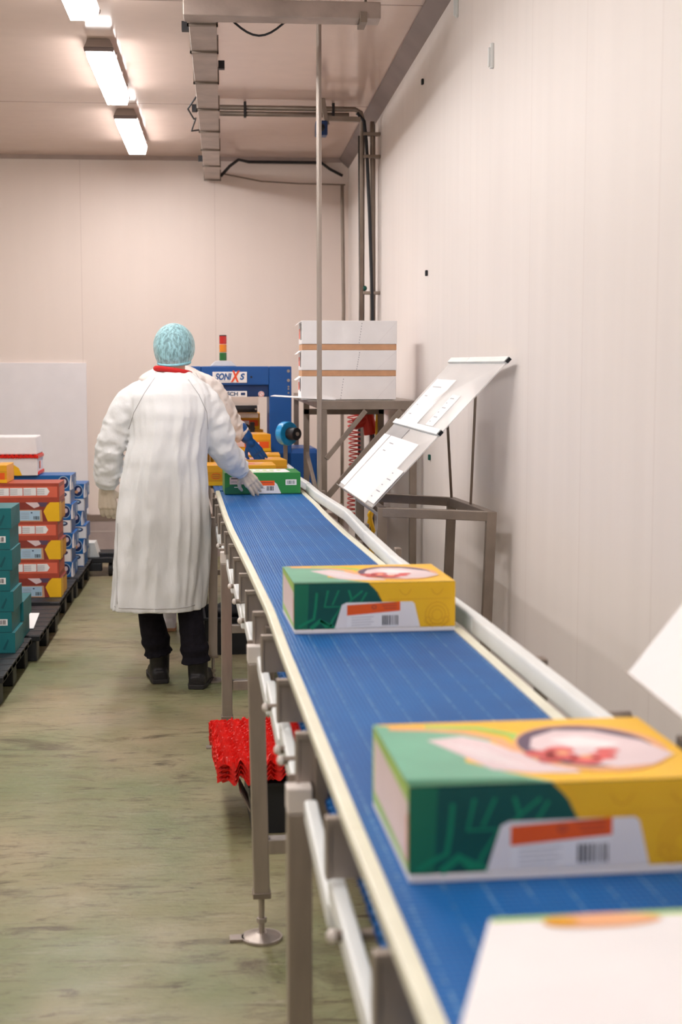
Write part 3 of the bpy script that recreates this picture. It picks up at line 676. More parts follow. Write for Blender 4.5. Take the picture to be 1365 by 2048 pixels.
# signal tower
t = thing('signal_tower', 'red, amber and green signal light on top of the blue machine', 'signal light', CV(.36, 9.24, 1.53), A)
MB(mat('tower base grey', (190, 192, 200), .5)).hexa([(-.085, -.05, 0), (.085, -.05, 0), (.085, .05, 0), (-.085, .05, 0), (-.05, -.035, .035), (.05, -.035, .035), (.05, .035, .035), (-.05, .035, .035)]).build('base', t, .006)
for i, (nm, c_) in enumerate((('green', (30, 110, 50)), ('amber', (240, 140, 24)), ('red', (206, 40, 34)))):
    MB(mat('signal lens ' + nm, c_, .25, 0, .05, coat=.5)).cyl((0, 0, .037 + .053 * i), (0, 0, .088 + .053 * i), .024, 24).build('lens', t, .003)['label'] = nm + ' lens'
MB(DARK).cyl((0, 0, .194), (0, 0, .2), .024, 24).build('cap', t)
# film reel
t = thing('film_reel', 'bright blue film reel with black hub beside the blue machine', 'reel', (.385, 8.55, 1.02), 0)
RBL = mat('reel blue film', (30, 150, 214), .3, 0, .15, 30)
ax = Vector((.62, -.78, 0)).normalized(); rc = Vector((0, 0, .105))
MB(RBL).cyl(rc - ax * .05, rc, .072, 32).cyl(rc - ax * .06, rc - ax * .05, .05, 24).build('film_roll', t, .006)
MB(BLACK).cyl(rc, rc + ax * .07, .038, 24).build('hub', t, .006)
MB(STEEL).cyl(rc + ax * .07, rc + ax * .076, .012, 12).cyl(rc - ax * .07, rc - ax * .06, .009, 12).build('axle', t)
MB(DSTEEL).box(-.032, -.007, .10, .125, -1.02, .12).bar(rc - ax * .06, (-.02, .112, .105), .016).build('bracket', t, .002)

# ------------------------------------------------------------------ steel table with white boxes
TX0, TX1, TY0, TY1, TZ = .475, .965, 7.12, 9.9, 1.352
t = thing('steel_table', 'tall steel frame table standing against the right wall', 'table', (TX0, TY0, 0))
wx, ly = TX1 - TX0, TY1 - TY0
MB(DSTEEL).box(0, wx, 0, .035, TZ - .045, TZ - .003).build('top_rail', t, .002)
MB(DSTEEL).box(0, .035, .035, ly, TZ - .045, TZ - .003).build('top_rail', t, .002)
MB(DSTEEL).box(wx - .035, wx, .035, ly, TZ - .045, TZ - .003).build('top_rail', t, .002)
MB(DSTEEL).box(0, wx, 1.5, 1.535, TZ - .115, TZ - .08).build('lower_rail', t, .002)
MB(STEEL).box(-.06, wx, .0, 1.6, TZ - .003, TZ).build('table_top', t)
for x_ in (0, wx - .035):
    for y_ in (0, 1.5, ly - .035): MB(DSTEEL).box(x_, x_ + .035, y_, y_ + .035, .0, TZ - .045).build('leg', t, .002)
MB(DSTEEL).bar((.03, .0, 1.06), (.23, .0, TZ - .05), .02, .024).build('brace', t, .002)
MB(DSTEEL).bar((.03, .01, .86), (.41, .01, TZ - .05), .02, .03).build('brace', t, .002)
MB(DSTEEL).bar((.017, .1, .76), (.017, 1.45, 1.0), .02, .03).build('brace', t, .002)
cd = MB(PAPER).hexa([(-.33, -.02, .02), (0, -.05, .001), (0, .3, .001), (-.3, .25, .02), (-.33, -.02, .023), (0, -.05, .003), (0, .3, .003), (-.3, .25, .023)])
o = cd.build('card_sheet'); o.location = (.56, 7.25, TZ); tag(o, 'loose white card sticking out from under the white cartons', 'card')
def tray_box(label, loc, seam, hbox, brown):
    t = thing('white_tray_carton', label, 'carton', loc, .0, )
    W, D = .485, .30
    z0 = .03 if brown else 0
    m = MB(CARDW); m.box(0, W, 0, D, z0, hbox); 
    if brown: m.box(.002, W - .002, .004, D - .004, 0, z0, CARDB)
    m.build('carton_body', t, .0025)
    m = MB(GINK)
    stroke(m, 'front', [(W - .005, hbox - .01), (W - .10, z0 + .004)], .0012, -.0006, mat('crease', (222, 218, 220), .6))
    m.build('crease_line', t)
    m = MB(GINK)
    for q in range(8):
        zz = z0 + .004 + (hbox - z0 - .008) * q / 8; sx = seam + .016 * q / 8; m.front([(sx, zz), (sx + .003, zz), (sx + .0035, zz + .006), (sx + .0005, zz + .006)], -.0008, GINK)
    m.build('perforation', t)
    m = MB(BLACK); m.side([(.10, hbox * .35), (.04, hbox * .35), (.04, hbox * .9), (.10, hbox * .9)], -.0008, BLACK); m.side([(.26, hbox * .4), (.14, hbox * .4), (.14, hbox * .75), (.26, hbox * .75)], -.0008, PCORAL); m.build('side_print', t)
    m = MB(CARDW); m.hexa([(-.022, .02, hbox - .02), (0, .02, hbox - .004), (0, .28, hbox - .004), (-.022, .28, hbox - .02), (-.022, .02, hbox - .018), (0, .02, hbox - .001), (0, .28, hbox - .001), (-.022, .28, hbox - .018)]); m.build('side_flap', t)
    return t
bx = .385
tray_box('white carton lying directly on the steel table, bottom of stack', (bx, 7.22, TZ + .003), .20, .118, False)
tray_box('middle white carton of the stack on the steel table', (bx + .002, 7.22, TZ + .122), .28, .131, True)
tray_box('topmost white carton of the stack on the steel table', (bx + .004, 7.22, TZ + .254), .29, .148, True)

# hoses and plug behind the table
t = thing('spiral_hose', 'red coiled air hose hanging behind the steel table', 'hose', (.80, 8.9, .55))
pts = []
for i in range(26 * 14 + 1):
    a_ = 2 * PI * i / 14; pts.append((.036 * math.cos(a_) + .012 * math.sin(i * .01), .036 * math.sin(a_), .70 - .70 * i / (26 * 14)))
MB(mat('red hose', (222, 78, 72), .35, 0, .1, 30)).tube(pts, .0045, 6).build('coil', t, smooth=True)
MB(BLACK).tube([(.036, 0, .70), (.02, 0, .78), (-.05, 0, .84)], .006, 8).build('hose_end', t, smooth=True)
t = thing('industrial_plug', 'red industrial plug with grey cable hung behind the steel table', 'plug', (.87, 8.75, 1.15))
RP = mat('red plug plastic', (212, 48, 34), .35, 0, .05)
MB(RP).cyl((.03, 0, -.04), (.0, 0, .12), .045, 18, None, .035).cyl((-.08, 0, .02), (.02, 0, .06), .036, 16).build('plug_body', t, .004)
MB(DSTEEL).tube([(.03, 0, -.04), (.03, 0, -.12), (-.02, 0, -.22), (-.05, 0, -.3), (.0, 0, -.33), (.04, 0, -.25), (.03, 0, -.1)], .008, 8).build('cable', t, smooth=True)
tag(MB(PYEL).tube([(.935, 8.7, 1.33), (.93, 8.7, 1.1), (.935, 8.7, .9), (.92, 8.7, .78)], .011, 8).build('yellow_cable', smooth=True), 'yellow cable hanging on wall beside the red plug', 'cable')
tag(MB(PYEL).tube([(.60, 5.95, .78), (.62, 5.92, .83), (.60, 5.9, .9), (.63, 5.9, .96), (.61, 5.92, .9), (.59, 5.96, .8), (.66, 5.96, .62), (.72, 5.9, .3), (.76, 5.9, .02)], .009, 8).build('yellow_rope', smooth=True), 'short yellow rope hanging behind the guide rail by the perspex stand', 'rope')

# ------------------------------------------------------------------ perspex stands
def stand(label, B1, B2, T1, T2, FR, FL, BR, BL, zt, near=False):
    t = thing('perspex_stand', label, 'stand', (FL[0], FL[1], 0))
    o0 = Vector((FL[0], FL[1], 0))
    def q(p, z=0): return Vector((p[0], p[1], p[2] if len(p) > 2 else z)) - o0
    for nm, a_, b_ in (('frame_rail', FL, FR), ('frame_rail', BL, BR), ('frame_rail', BR, FR), ('frame_rail', BL, FL)):
        MB(DSTEEL).bar(q(a_, zt), q(b_, zt), .03, .034).build(nm, t, .002)
    for p in (FL, FR, BL, BR):
        MB(DSTEEL).bar(q((p[0] - .035 * (p[0] > .7), p[1]), 0), q(p, zt + .017), .034, .034).build('leg', t, .002)
    B1, B2, T1, T2 = map(Vector, (B1, B2, T1, T2))
    nrm = (B2 - B1).cross(T1 - B1).normalized()
    def S(u, v, h=0): return B1.lerp(B2, u).lerp(T1.lerp(T2, u), v) + nrm * h - o0
    for v0, v1 in ((0, .50), (.525, 1)):
        MB(M_PERSPEX).hexa([S(0, v0), S(1, v0), S(1, v1), S(0, v1), S(0, v0, .004), S(1, v0, .004), S(1, v1, .004), S(0, v1, .004)]).build('perspex_sheet', t)
    for v0 in (.50, .985):
        b_ = MB(WPLAST)
        for u0, u1 in ((0, .36), (.365, 1)):
            b_.hexa([S(u0, v0, -.004), S(u1, v0, -.004), S(u1, v0 + .035, -.004), S(u0, v0 + .035, -.004), S(u0, v0, .014), S(u1, v0, .014), S(u1, v0 + .035, .014), S(u0, v0 + .035, .014)])
        B_ = b_.build('clamp_profile', t, .002)
        MB(BLACK).hexa([S(1, v0 + .005, 0), S(1.015, v0 + .005, 0), S(1.015, v0 + .03, 0), S(1, v0 + .03, 0), S(1, v0 + .005, .012), S(1.015, v0 + .005, .012), S(1.015, v0 + .03, .012), S(1, v0 + .03, .012)]).build('end_plug', B_)
    MB(STEEL).hexa([S(-.01, -.004, -.03), S(1.01, -.004, -.03), S(1.01, .0, -.03), S(-.01, 0, -.03), S(-.01, -.004, .012), S(1.01, -.004, .012), S(1.01, .0, .012), S(-.01, 0, .012)]).build('lower_lip', t)
    MB(DSTEEL).bar(q((BR[0], BR[1], zt)), S(.5, .74, -.006), .009).build('strut', t)
    MB(DSTEEL).bar(q(((BR[0] + FR[0]) / 2, (BR[1] + FR[1]) / 2, zt)), S(.9, .80, -.006), .009).build('strut', t)
    def paper(name, label, u0, u1, v0, v1, h, lines=0, m=PAPER, skew=0, cat='paper'):
        c = S((u0 + u1) / 2, (v0 + v1) / 2, h) + o0
        b_ = MB(m)
        def W(u, v, hh=0): return S(u, v, h + hh) + o0 - c
        b_.hexa([W(u0, v0), W(u1, v0 + skew), W(u1, v1 + skew), W(u0, v1), W(u0, v0, .0012), W(u1, v0 + skew, .0012), W(u1, v1 + skew, .0012), W(u0, v1, .0012)])
        for k_ in range(lines):
            vv = v0 + (v1 - v0) * (k_ + .7) / (lines + .6)
            b_.add([W(u0 + (u1 - u0) * .15, vv, .0016), W(u0 + (u1 - u0) * (.3 + .3 * (k_ % 2)), vv, .0016), W(u0 + (u1 - u0) * (.3 + .3 * (k_ % 2)), vv + .006, .0016), W(u0 + (u1 - u0) * .15, vv + .006, .0016)], [(0, 1, 2, 3)], GINK)
        o = b_.build(name); o.location = c; return tag(o, label, cat)
    return t, paper
B1, B2, T1, T2 = (.462, 5.76, 1.035), (.527, 5.07, 1.008), (.905, 5.66, 1.535), (.972, 4.84, 1.532)
st, pp = stand('steel stand with sloping clear perspex sheets holding papers', B1, B2, T1, T2, (.925, 4.88), (.560, 5.06), (.875, 5.44), (.540, 5.70), .995)
pp('paper_sheet', 'large white paper on the lower perspex sheet', .17, .83, .0, .42, .005, 7)
pp('paper_sheet', 'narrow white paper on left edge of lower perspex sheet', .0, .15, .02, .42, .005)
pp('paper_sheet', 'long white paper on the upper perspex sheet', .06, .45, .54, .86, .005, 4)
pp('ruled_strip', 'slim ruled white strip on the upper perspex sheet', .62, .78, .545, .76, .005, 6, PAPER, 0, 'strip')
pp('ruled_strip', 'creased ruled strip on right edge of lower perspex sheet', .80, 1.0, .02, .25, .0065, 5, CARDW, 0, 'strip')
pp('dark_card', 'small grey card under the join of the perspex sheets', .05, .42, .42, .49, .005, 0, mat('grey card', (150, 148, 150), .5), 0, 'card')
st2, pp2 = stand('second perspex stand, cut off by the right edge of the photo', (.612, 2.08, 1.04), (.620, 1.43, 1.02), (.965, 2.13, 1.46), (.965, 1.41, 1.45), (.955, 1.50), (.71, 1.50), (.955, 2.06), (.70, 2.06), .93)
pp2('paper_sheet', 'large white paper at the right edge of the photo', .0, 1.0, .0, .8, .005, 0)

# ------------------------------------------------------------------ red trays on a black crate under the conveyor
t = thing('black_crate', 'black crate below the conveyor carrying red trays', 'crate', CV(.385, 4.50, 0), A)
def crate(t, W=.26, D=.42, Hh=.17):
    MB(BLACK).hexa([(-W / 2 + .01, 0, 0), (W / 2 - .01, 0, 0), (W / 2 - .01, D, 0), (-W / 2 + .01, D, 0), (-W / 2, 0, .012), (W / 2, 0, .012), (W / 2, D, .012), (-W / 2, D, .012)]).build('base', t)
    for a_ in ((-W / 2, W / 2, 0, .008), (-W / 2, W / 2, D - .008, D), (-W / 2, -W / 2 + .008, 0, D), (W / 2 - .008, W / 2, 0, D)):
        MB(BLACK).box(a_[0], a_[1], a_[2], a_[3], .012, Hh - .012).build('side_wall', t)
    r = MB(BLACK); r.box(-W / 2 - .01, W / 2 + .01, -.01, .01, Hh - .014, Hh); r.box(-W / 2 - .01, W / 2 + .01, D - .01, D + .01, Hh - .014, Hh)
    r.box(-W / 2 - .01, -W / 2 + .01, 0, D, Hh - .014, Hh); r.box(W / 2 - .01, W / 2 + .01, 0, D, Hh - .014, Hh)
    r.build('rim', t, .002)
crate(t)
def tray(label, dz, rz, dx, dy, first=[None]):
    W, D, nx, ny = .345, .56, 72, 200
    loc = CV(.318 + dx, 4.44 + dy, .172 + dz)
    if first[0]:
        o = first[0].copy(); COL.objects.link(o); o.location = loc; o.rotation_euler = (0, 0, A + rz); o['label'] = label; return
    vs = []
    for j in range(ny + 1):
        for i in range(nx + 1):
            u = i / nx; v = j / ny
            x = -W / 2 + W * u; y = D * v
            cell = .5 - .5 * math.cos(u * 2 * PI * 7)
            ch = 1 - (v * 15 - .6 * cell) % 1.0
            zz = .002 + .006 * cell + .028 * (ch if ch < .85 else (1 - ch) * 5.6)
            edge = min(u, 1 - u, v, 1 - v)
            if edge < .045:
                zz += .020 * noise.noise((x * 45, y * 45, 2)) - .006; 
                x += (.010 * noise.noise((x * 30, y * 35, 7))); y += (.010 * noise.noise((x * 30, y * 35, 3)))
            zz += .012 * noise.noise((x * 5, y * 5, .3))
            vs.append((x, y, zz + .02))
    fs = [(j * (nx + 1) + i, j * (nx + 1) + i + 1, (j + 1) * (nx + 1) + i + 1, (j + 1) * (nx + 1) + i) for j in range(ny) for i in range(nx)]
    b_ = MB(REDTRAY); b_.add(vs, fs); o = b_.build('red_tray'); o.location = loc; o.rotation_euler = (0, 0, A + rz)
    s_ = o.modifiers.new('solid', 'SOLIDIFY'); s_.thickness = .0015
    tag(o, label, 'tray', 'red plastic trays stacked on the black crate'); first[0] = o
tray('topmost red moulded tray in the stack under the conveyor', .050, .02, 0, 0)
tray('red moulded tray just below the topmost one', .034, .02, .0, .0)
tray('red moulded tray third from the top of the stack', .018, .02, .001, .001)
tray('red moulded tray at bottom of the stack on the black crate', .002, .02, .0, -.001)
gs = MB(DSTEEL).hexa([(-.10, 0, 0), (-.095, 0, 0), (-.095, .2, .0), (-.10, .2, .0), (-.13, 0, .06), (-.125, 0, .06), (-.125, .2, .06), (-.13, .2, .06)])
o = gs.build('metal_bracket'); o.location = CV(.345, 4.42, .10); o.rotation_euler = (0, 0, A); tag(o, 'thin metal bracket leaning by the black crate under red trays', 'bracket')
t = thing('black_tub', 'black tub on the floor under the far part of conveyor', 'tub', CV(.33, 7.45, 0), A)
crate(t, .3, .45, .2)
tag(MB(BLACK).ell((0, 0, 0), (.09, .12, .05), 16, 8).build('black_bag', smooth=True), 'crumpled black bag lying in the black tub', 'bag').location = CV(.33, 7.62, .215)

# ------------------------------------------------------------------ left: pallets and stacks
def pallet(label, loc, first=[None], rz=0):
    if first[0]: return dup(first[0], loc, rz, label)
    t = thing('plastic_pallet', label, 'pallet', loc); first[0] = t
    W, D, Hh = .8, .95, .14
    d = MB(BLACK)
    for i in range(7): y0 = i * D / 7 + .006; d.box(-W, 0, y0, y0 + D / 7 - .02, Hh - .03, Hh)
    d.box(-W, -W + .06, 0, D, Hh - .032, Hh - .004); d.box(-.06, 0, 0, D, Hh - .032, Hh - .004)
    d.build('deck', t, .004)
    for x_ in (-W + .02, -W / 2 - .05, -.12):
        for y_ in (.0, D / 2 - .06, D - .13):
            MB(BLACK).box(x_, x_ + .1, y_ + .01, y_ + .12, 0, Hh - .03).build('foot', t, .006)
    return t
pallet('black plastic pallet under the teal cartons at left edge', (-1.0, 6.35, 0))
pallet('black plastic pallet under the white card, mostly empty', (-.965, 7.35, 0))
pallet('black plastic pallet under the orange cartons', (-.985, 8.42, 0))
pallet('black plastic pallet under the blue and white cartons', (-.975, 9.42, 0))
pallet('black plastic pallet at the lower left edge in front of teal stack', (-1.13, 5.36, 0))
o = MB(PAPER).hexa([(-.3, 0, 0), (-.03, .02, .0), (-.06, .5, .0), (-.3, .5, .0), (-.3, 0, .004), (-.03, .02, .004), (-.06, .5, .004), (-.3, .5, .004)]).build('card_sheet'); o.location = (-.99, 7.5, .143)
tag(o, 'white card lying on the black pallet between teal and orange stacks', 'card')

def carton_type(name, label, group, W, D, Hh, body, prints, loc, right=None):
    t = thing(name, label, 'carton', loc, 0, group)
    MB(body).box(-W, 0, 0, D, 0, Hh).build('carton_body', t, .002)
    p = MB(body)
    for i, (m, pts) in enumerate(prints): p.front(pts, -.0006 - .0002 * i, m)
    for i, (m, pts) in enumerate(right or []): p.add([(.0006 + .0002 * i, a_, b_) for a_, b_ in pts], [tuple(range(len(pts)))], m)
    p.build('printed_artwork', t); return t
def rect(x0, x1, z0, z1): return [(x0, z0), (x1, z0), (x1, z1), (x0, z1)]
names = ['bottom', 'second', 'third', 'fourth', 'fifth', 'sixth', 'top']
# teal
pr = [(PTEALD, [(-.34, .0), (-.33, .0), (-.12, .1), (-.13, .1)]), (PTEALD, rect(-.38, 0, 0, .004))]
ta = carton_type('teal_carton', None, 'teal cartons at the left edge', .38, .29, .1003, PTEAL, pr + [(PTEALD, [(-.06, .02), (-.05, .015), (-.03, .06), (-.035, .07)])], (0, 0, 0), [(PTEALD, [(.02, .01), (.03, .01), (.27, .095), (.26, .095)])])
tb = carton_type('teal_carton', None, 'teal cartons at the left edge', .38, .29, .1003, PTEAL, pr + [(PAPER, rect(-.085, -.02, .035, .066))], (0, 0, 0), [(PTEALD, [(.02, .01), (.03, .01), (.27, .095), (.26, .095)])])
S = barcode(-.078, -.028, .04, .061, -.0022, 4).build('barcode', tb)
for i in range(7):
    src = tb if i in (1, 3, 5) else ta
    loc = (-1.032 + (.01, -.004, .006, -.008, .004, -.004, .004)[i], 6.88, .141 + .1008 * i)
    lab = ('%s teal carton, counted from the bottom of the front teal stack' % names[i]) if i < 6 else 'topmost teal carton of the front stack at left edge'
    if i == 0: ta.location = loc; ta['label'] = lab
    elif i == 1: tb.location = loc; tb['label'] = lab
    else: dup(src, loc, 0, lab)
for i in range(2): dup(ta if i else tb, (-1.035 + .012 * i, 7.19, .141 + .1008 * i), 0, ('lower' if i == 0 else 'upper') + ' teal carton standing behind the front teal stack')
# orange
W = .395
prA = [(PBRICK, rect(-W, 0, 0, .115)), (PCORAL, rect(-W, -.01, .03, .095)), (PAPER, [(-W, .04), (-.07, .042), (-.055, .065), (-.07, .088), (-W, .086)]), (PCORAL, rect(-.215, -.21, .04, .09)), (PCORAL, rect(-.135, -.13, .04, .09)), (PCORAL, rect(-.295, -.29, .04, .09))]
prB = [(PBROWN, rect(-W, 0, 0, .115)), (PPINK, [(-.20, .115), (-.15, .08), (-.12, .09), (-.11, .115)]), (PPLUM, [(-.13, .115), (-.11, .088), (-.08, .09), (-.07, .115)]),
       (PYEL, [(-.07, .0), (-.0, .0), (-.0, .115), (-.055, .115), (-.075, .095), (-.095, .06)]), (CARDB, [(-.26, .0), (-.10, .0), (-.105, .07), (-.24, .07)]), (PSKY, [(-.245, .006), (-.115, .006), (-.115, .066), (-.235, .066)])]
oa = carton_type('orange_carton', None, 'orange cartons stacked on the pallet', W, .3, .1145, PBRICK, prA, (0, 0, 0), [(PCORAL, rect(.02, .28, .03, .09))])
for r_ in range(2):
    for q in range(2):
        pass
tx = MB(GINK)
for q in range(4):
    for k_ in range(3): tx.front(rect(-.375 + .08 * q, -.325 + .08 * q, .05 + .012 * k_, .053 + .012 * k_), -.0022, GINK)
tx.build('printed_text', oa)
ob = carton_type('orange_carton', None, 'orange cartons stacked on the pallet', W, .3, .1145, PBROWN, prB, (0, 0, 0), [(PYEL, rect(.0, .1, .0, .115)), (PYEL2, rect(.1, .29, .01, .1))])
barcode(-.155, -.12, .012, .032, -.0026, 8).build('barcode', ob)
tx = MB(GINK)
for k_ in range(4): tx.front(rect(-.23, -.18, .02 + .01 * k_, .022 + .01 * k_), -.0026, GINK)
tx.front(ellipse(-.165, .053, .006, .004, 10), -.0026, PNAVY); tx.build('printed_text', ob)
for i in range(6):
    src = oa if i % 2 else ob
    loc = (-.995 - (.0, .012, .0, .016, .003, .004)[i], 8.6, .141 + .115 * i)
    lab = ['bottom carton of orange stack, with yellow corner and pale blue label', 'second carton from the bottom of orange stack, with white text band', 'third carton from the bottom of orange stack, with yellow corner',
           'fourth carton from the bottom of orange stack, with white text band', 'fifth carton from the bottom of orange stack, with yellow corner', 'topmost carton of orange stack, with white text band'][i]
    if i == 0: ob.location = loc; ob['label'] = lab
    elif i == 1: oa.location = loc; oa['label'] = lab
    else: dup(src, loc, 0, lab)
yc = yellow_carton('yellow carton at left edge on top of the orange stack', (-1.50, 8.62, .8325), 0)
for i in range(6): dup(oa if i % 2 else ob, (-1.40, 8.6, .141 + .115 * i), 0, 'orange carton of the stack just outside the left edge of photo')
# blue
W = .41
prA = [(PBLUE, rect(-W, 0, 0, .096)), (PAPER, rect(-W, -.0, .006, .088)), (PNAVY, ellipse(-.055, .066, .036, .017, 18)), (PSKY, ellipse(-.055, .068, .026, .008, 14))]
prB = [(PBLUE, rect(-W, 0, 0, .096)), (PSKY, ellipse(-.052, .048, .037, .043, 20)), (PNAVY, ellipse(-.052, .048, .032, .038, 20)), (PPINK, ellipse(-.046, .055, .013, .016, 12)), (PPEACH, ellipse(-.06, .04, .012, .012, 10)), (PAPER, [(-.012, .0), (0, .0), (0, .096), (-.004, .096), (-.012, .05)])]
ba = carton_type('blue_carton', None, 'blue and white cartons on the far pallet', W, .3, .096, PBLUE, prA, (0, 0, 0), [(PBLUE, rect(0, .3, 0, .096)), (PAPER, [(0, .0), (.03, .0), (.05, .05), (.03, .096), (0, .096)])])
bb = carton_type('blue_carton', None, 'blue and white cartons on the far pallet', W, .3, .096, PBLUE, prB, (0, 0, 0), [(PAPER, [(0, .0), (.1, .0), (.07, .05), (.05, .05)]), (PSKY, rect(.2, .26, .02, .07))])
for i in range(7):
    src = ba if i % 2 else bb
    if i == 6: src = bb
    loc = (-1.0 + (.0, -.012, .01, -.01, .006, -.012, -.0)[i] - .015 + (.0 if i < 6 else -.0), 9.45, .141 + .0965 * i)
    lab = '%s blue and white carton from the bottom of the far blue stack' % names[i] if i < 6 else 'topmost blue carton of the far stack, under the white tray boxes'
    if i == 0: bb.location = loc; bb['label'] = lab
    elif i == 1: ba.location = loc; ba['label'] = lab
    else: dup(src, loc, 0, lab)
for i in range(6):
    dup(bb if i % 2 else ba, (-.985 + .02 * ((i * 7) % 3 - 1) * .5, 9.95, .141 + .0965 * i), 0, '%s blue carton from the bottom of the stack next to back wall' % names[i])
# white boxes with red trays on the blue stack
t = thing('white_tray_box', 'white box with red trays below its lid, on top of the far stacks', 'carton', (-1.23, 9.42, .818))
MB(CARDW).box(-.38, 0, 0, .3, 0, .115).build('carton_body', t, .003)
m_ = MB(REDTRAY)
for i in range(48): x_ = -.385 + .39 * i / 48; m_.box(x_, x_ + .009, -.008 - .004 * math.sin(i * 2.1), .3, .116 + .004 * math.sin(i * 3.3), .135 + .005 * math.sin(i * 1.7))
for i in range(10): m_.box(.0, .008, .02 + .028 * i, .04 + .028 * i, .005, .02 + .006 * (i % 2))
m_.build('red_tray_edge', t)
MB(CARDW).hexa([(-.38, 0, .137), (.0, 0, .137), (0, .3, .137), (-.38, .3, .137), (-.375, .01, .255), (-.01, .01, .255), (-.01, .29, .255), (-.375, .29, .255)]).build('lid', t, .008)
MB(BLACK).box(.0, .001, .08, .10, .04, .09).box(.0, .001, .11, .16, .04, .09, PCORAL).build('side_print', t)
m_ = MB(PYEL); m_.front([(-.33, 0), (-.1, 0), (-.12, .05), (-.15, .07), (-.3, .07)], -.001, PYEL); m_.front([(-.30, 0), (-.15, 0), (-.155, .055), (-.29, .055)], -.0014, CARDB); m_.build('printed_artwork', t)
# stack under the yellow carton, just outside the left edge
# dolly by the back wall
t = thing('black_dolly', 'low black wheeled dolly with a white plate near the back wall', 'dolly', (-.95, 10.42, 0))
MB(BLACK).box(-.12, .12, 0, .5, .10, .14).box(-.02, .15, .05, .12, .13, .17).box(-.1, .04, .0, .06, .04, .1).build('deck', t, .006)
for x_ in (-.1, .1):
    for y_ in (.06, .44): MB(DARK).cyl((x_ - .015, y_, .05), (x_ + .015, y_, .05), .05, 18).build('wheel', t, .004)
MB(WPLAST).cyl((.12, .06, .06), (.14, .06, .06), .022, 14).build('wheel_hub', t)
MB(WPLAST).hexa([(-.06, .02, .14), (.02, .02, .14), (.02, .2, .14), (-.06, .2, .14), (-.1, .0, .25), (-.01, .0, .25), (-.01, .18, .25), (-.1, .18, .25)]).build('plate', t, .003)

# ------------------------------------------------------------------ people
def remesh(o, vox, smooth=2, disp=None):
    r = o.modifiers.new('remesh', 'REMESH'); r.mode = 'VOXEL'; r.voxel_size = vox; r.use_smooth_shade = True
    if smooth: s = o.modifiers.new('smooth', 'SMOOTH'); s.iterations = smooth; s.factor = .5
    return o
def hand(name, parent, wrist, d, palm_n, thumb_side, m, curl=.5, size=1.0, cuff=None):
    """five-fingered glove: d = direction of the hand, palm_n = palm normal, fingers curl toward palm_n"""
    wv = Vector(wrist); d = Vector(d).normalized(); nrm = Vector(palm_n); nrm = (nrm - d * nrm.dot(d)).normalized(); s = d.cross(nrm) * thumb_side
    b = MB(m); S = size
    # palm
    for k_ in range(4):
        off = (-.030 + .020 * k_) * S
        b.capsule(wv + s * off * .6 + d * .012 * S, wv + s * off + d * .082 * S, .017 * S, .0145 * S)
    b.capsule(wv - d * .05, wv + d * .01, .031, .027)
    if cuff: b.capsule(wv - d * cuff, wv - d * .03, .042, .036)
    for k_, ln in enumerate((.062, .074, .080, .072)):
        off = (-.031 + .0205 * k_) * S; p = wv + s * off + d * .086 * S; a = curl * .5; pts = [p]; rs = [.0098 * S]
        for j in range(3):
            a2 = a + curl * .75 * j; seg = ln * S * (.44, .32, .24)[j]
            dd = d * math.cos(a2) + nrm * math.sin(a2) + s * (.05 * (k_ - 1.5)) * (1 - j * .3)
            p = p + dd.normalized() * seg; pts.append(p); rs.append((.0094, .0088, .0078)[j] * S)
        b.chain(pts, rs)
    p0 = wv + s * .026 * S + d * .022 * S + nrm * .006; p1 = p0 + (s * .75 + d * .6 + nrm * .35).normalized() * .036 * S
    p2 = p1 + (s * .35 + d * .85 + nrm * .5).normalized() * .032 * S; p3 = p2 + (d * .9 + nrm * .55 - s * .1).normalized() * .024 * S
    b.chain([p0, p1, p2, p3], [.015 * S, .0125 * S, .0108 * S, .009 * S])
    o = b.build(name, parent, smooth=True); remesh(o, .0038, 2); return o

def torso_rings(rows, seed, lean, folds=1.0, n=72):
    """rows: (z, xl, xr, ymid, yhalf)"""
    rings = []
    Z = [r[0] for r in rows]
    zt, zb = Z[0], Z[-1]
    N = 64
    for i in range(N + 1):
        z = zt + (zb - zt) * i / N
        for k_ in range(len(rows) - 1):
            if rows[k_][0] >= z >= rows[k_ + 1][0] - 1e-9: break
        a, b = rows[k_], rows[k_ + 1]; f = (a[0] - z) / (a[0] - b[0]); f = f * f * (3 - 2 * f) * .5 + f * .5
        xl, xr, ym, yh = (a[j] + (b[j] - a[j]) * f for j in range(1, 5))
        cx, hx = (xl + xr) / 2, (xr - xl) / 2; ring = []
        dn = min(1, (zt - z) / .5)
        for j in range(n):
            th = 2 * PI * j / n; c, s = math.cos(th), math.sin(th)
            e = .85
            x = math.copysign(abs(c) ** e, c); y = math.copysign(abs(s) ** e, s)
            f_ = folds * (.004 + .012 * dn)
            w1 = noise.noise((c * 2.6 + seed, s * 2.6, z * 1.5)) * 1.6
            w2 = noise.noise((c * 6 + seed, s * 6, z * 2.2 + c * 1.3)) * .9
            w3 = noise.noise((c * 9 + z * 6, s * 9 + seed, z * 9)) * .6
            g = max(0, 1 - abs(z - (Z[0] - .30 - .18 * c)) / .3)
            w3 = w3 * .5 + .45 * g * noise.noise((c * 4 + 4 * z, s * 4 + seed, z * 9 - c * 7)) + .10 * noise.noise((c * 13, s * 13, z * 16 + c * 5))
            k = f_ * (w1 + w2 + w3)
            ring.append(Vector((cx + x * (hx + k), ym + y * (yh + k * 1.4), z + .004 * w1)))
        rings.append(ring)
    return rings
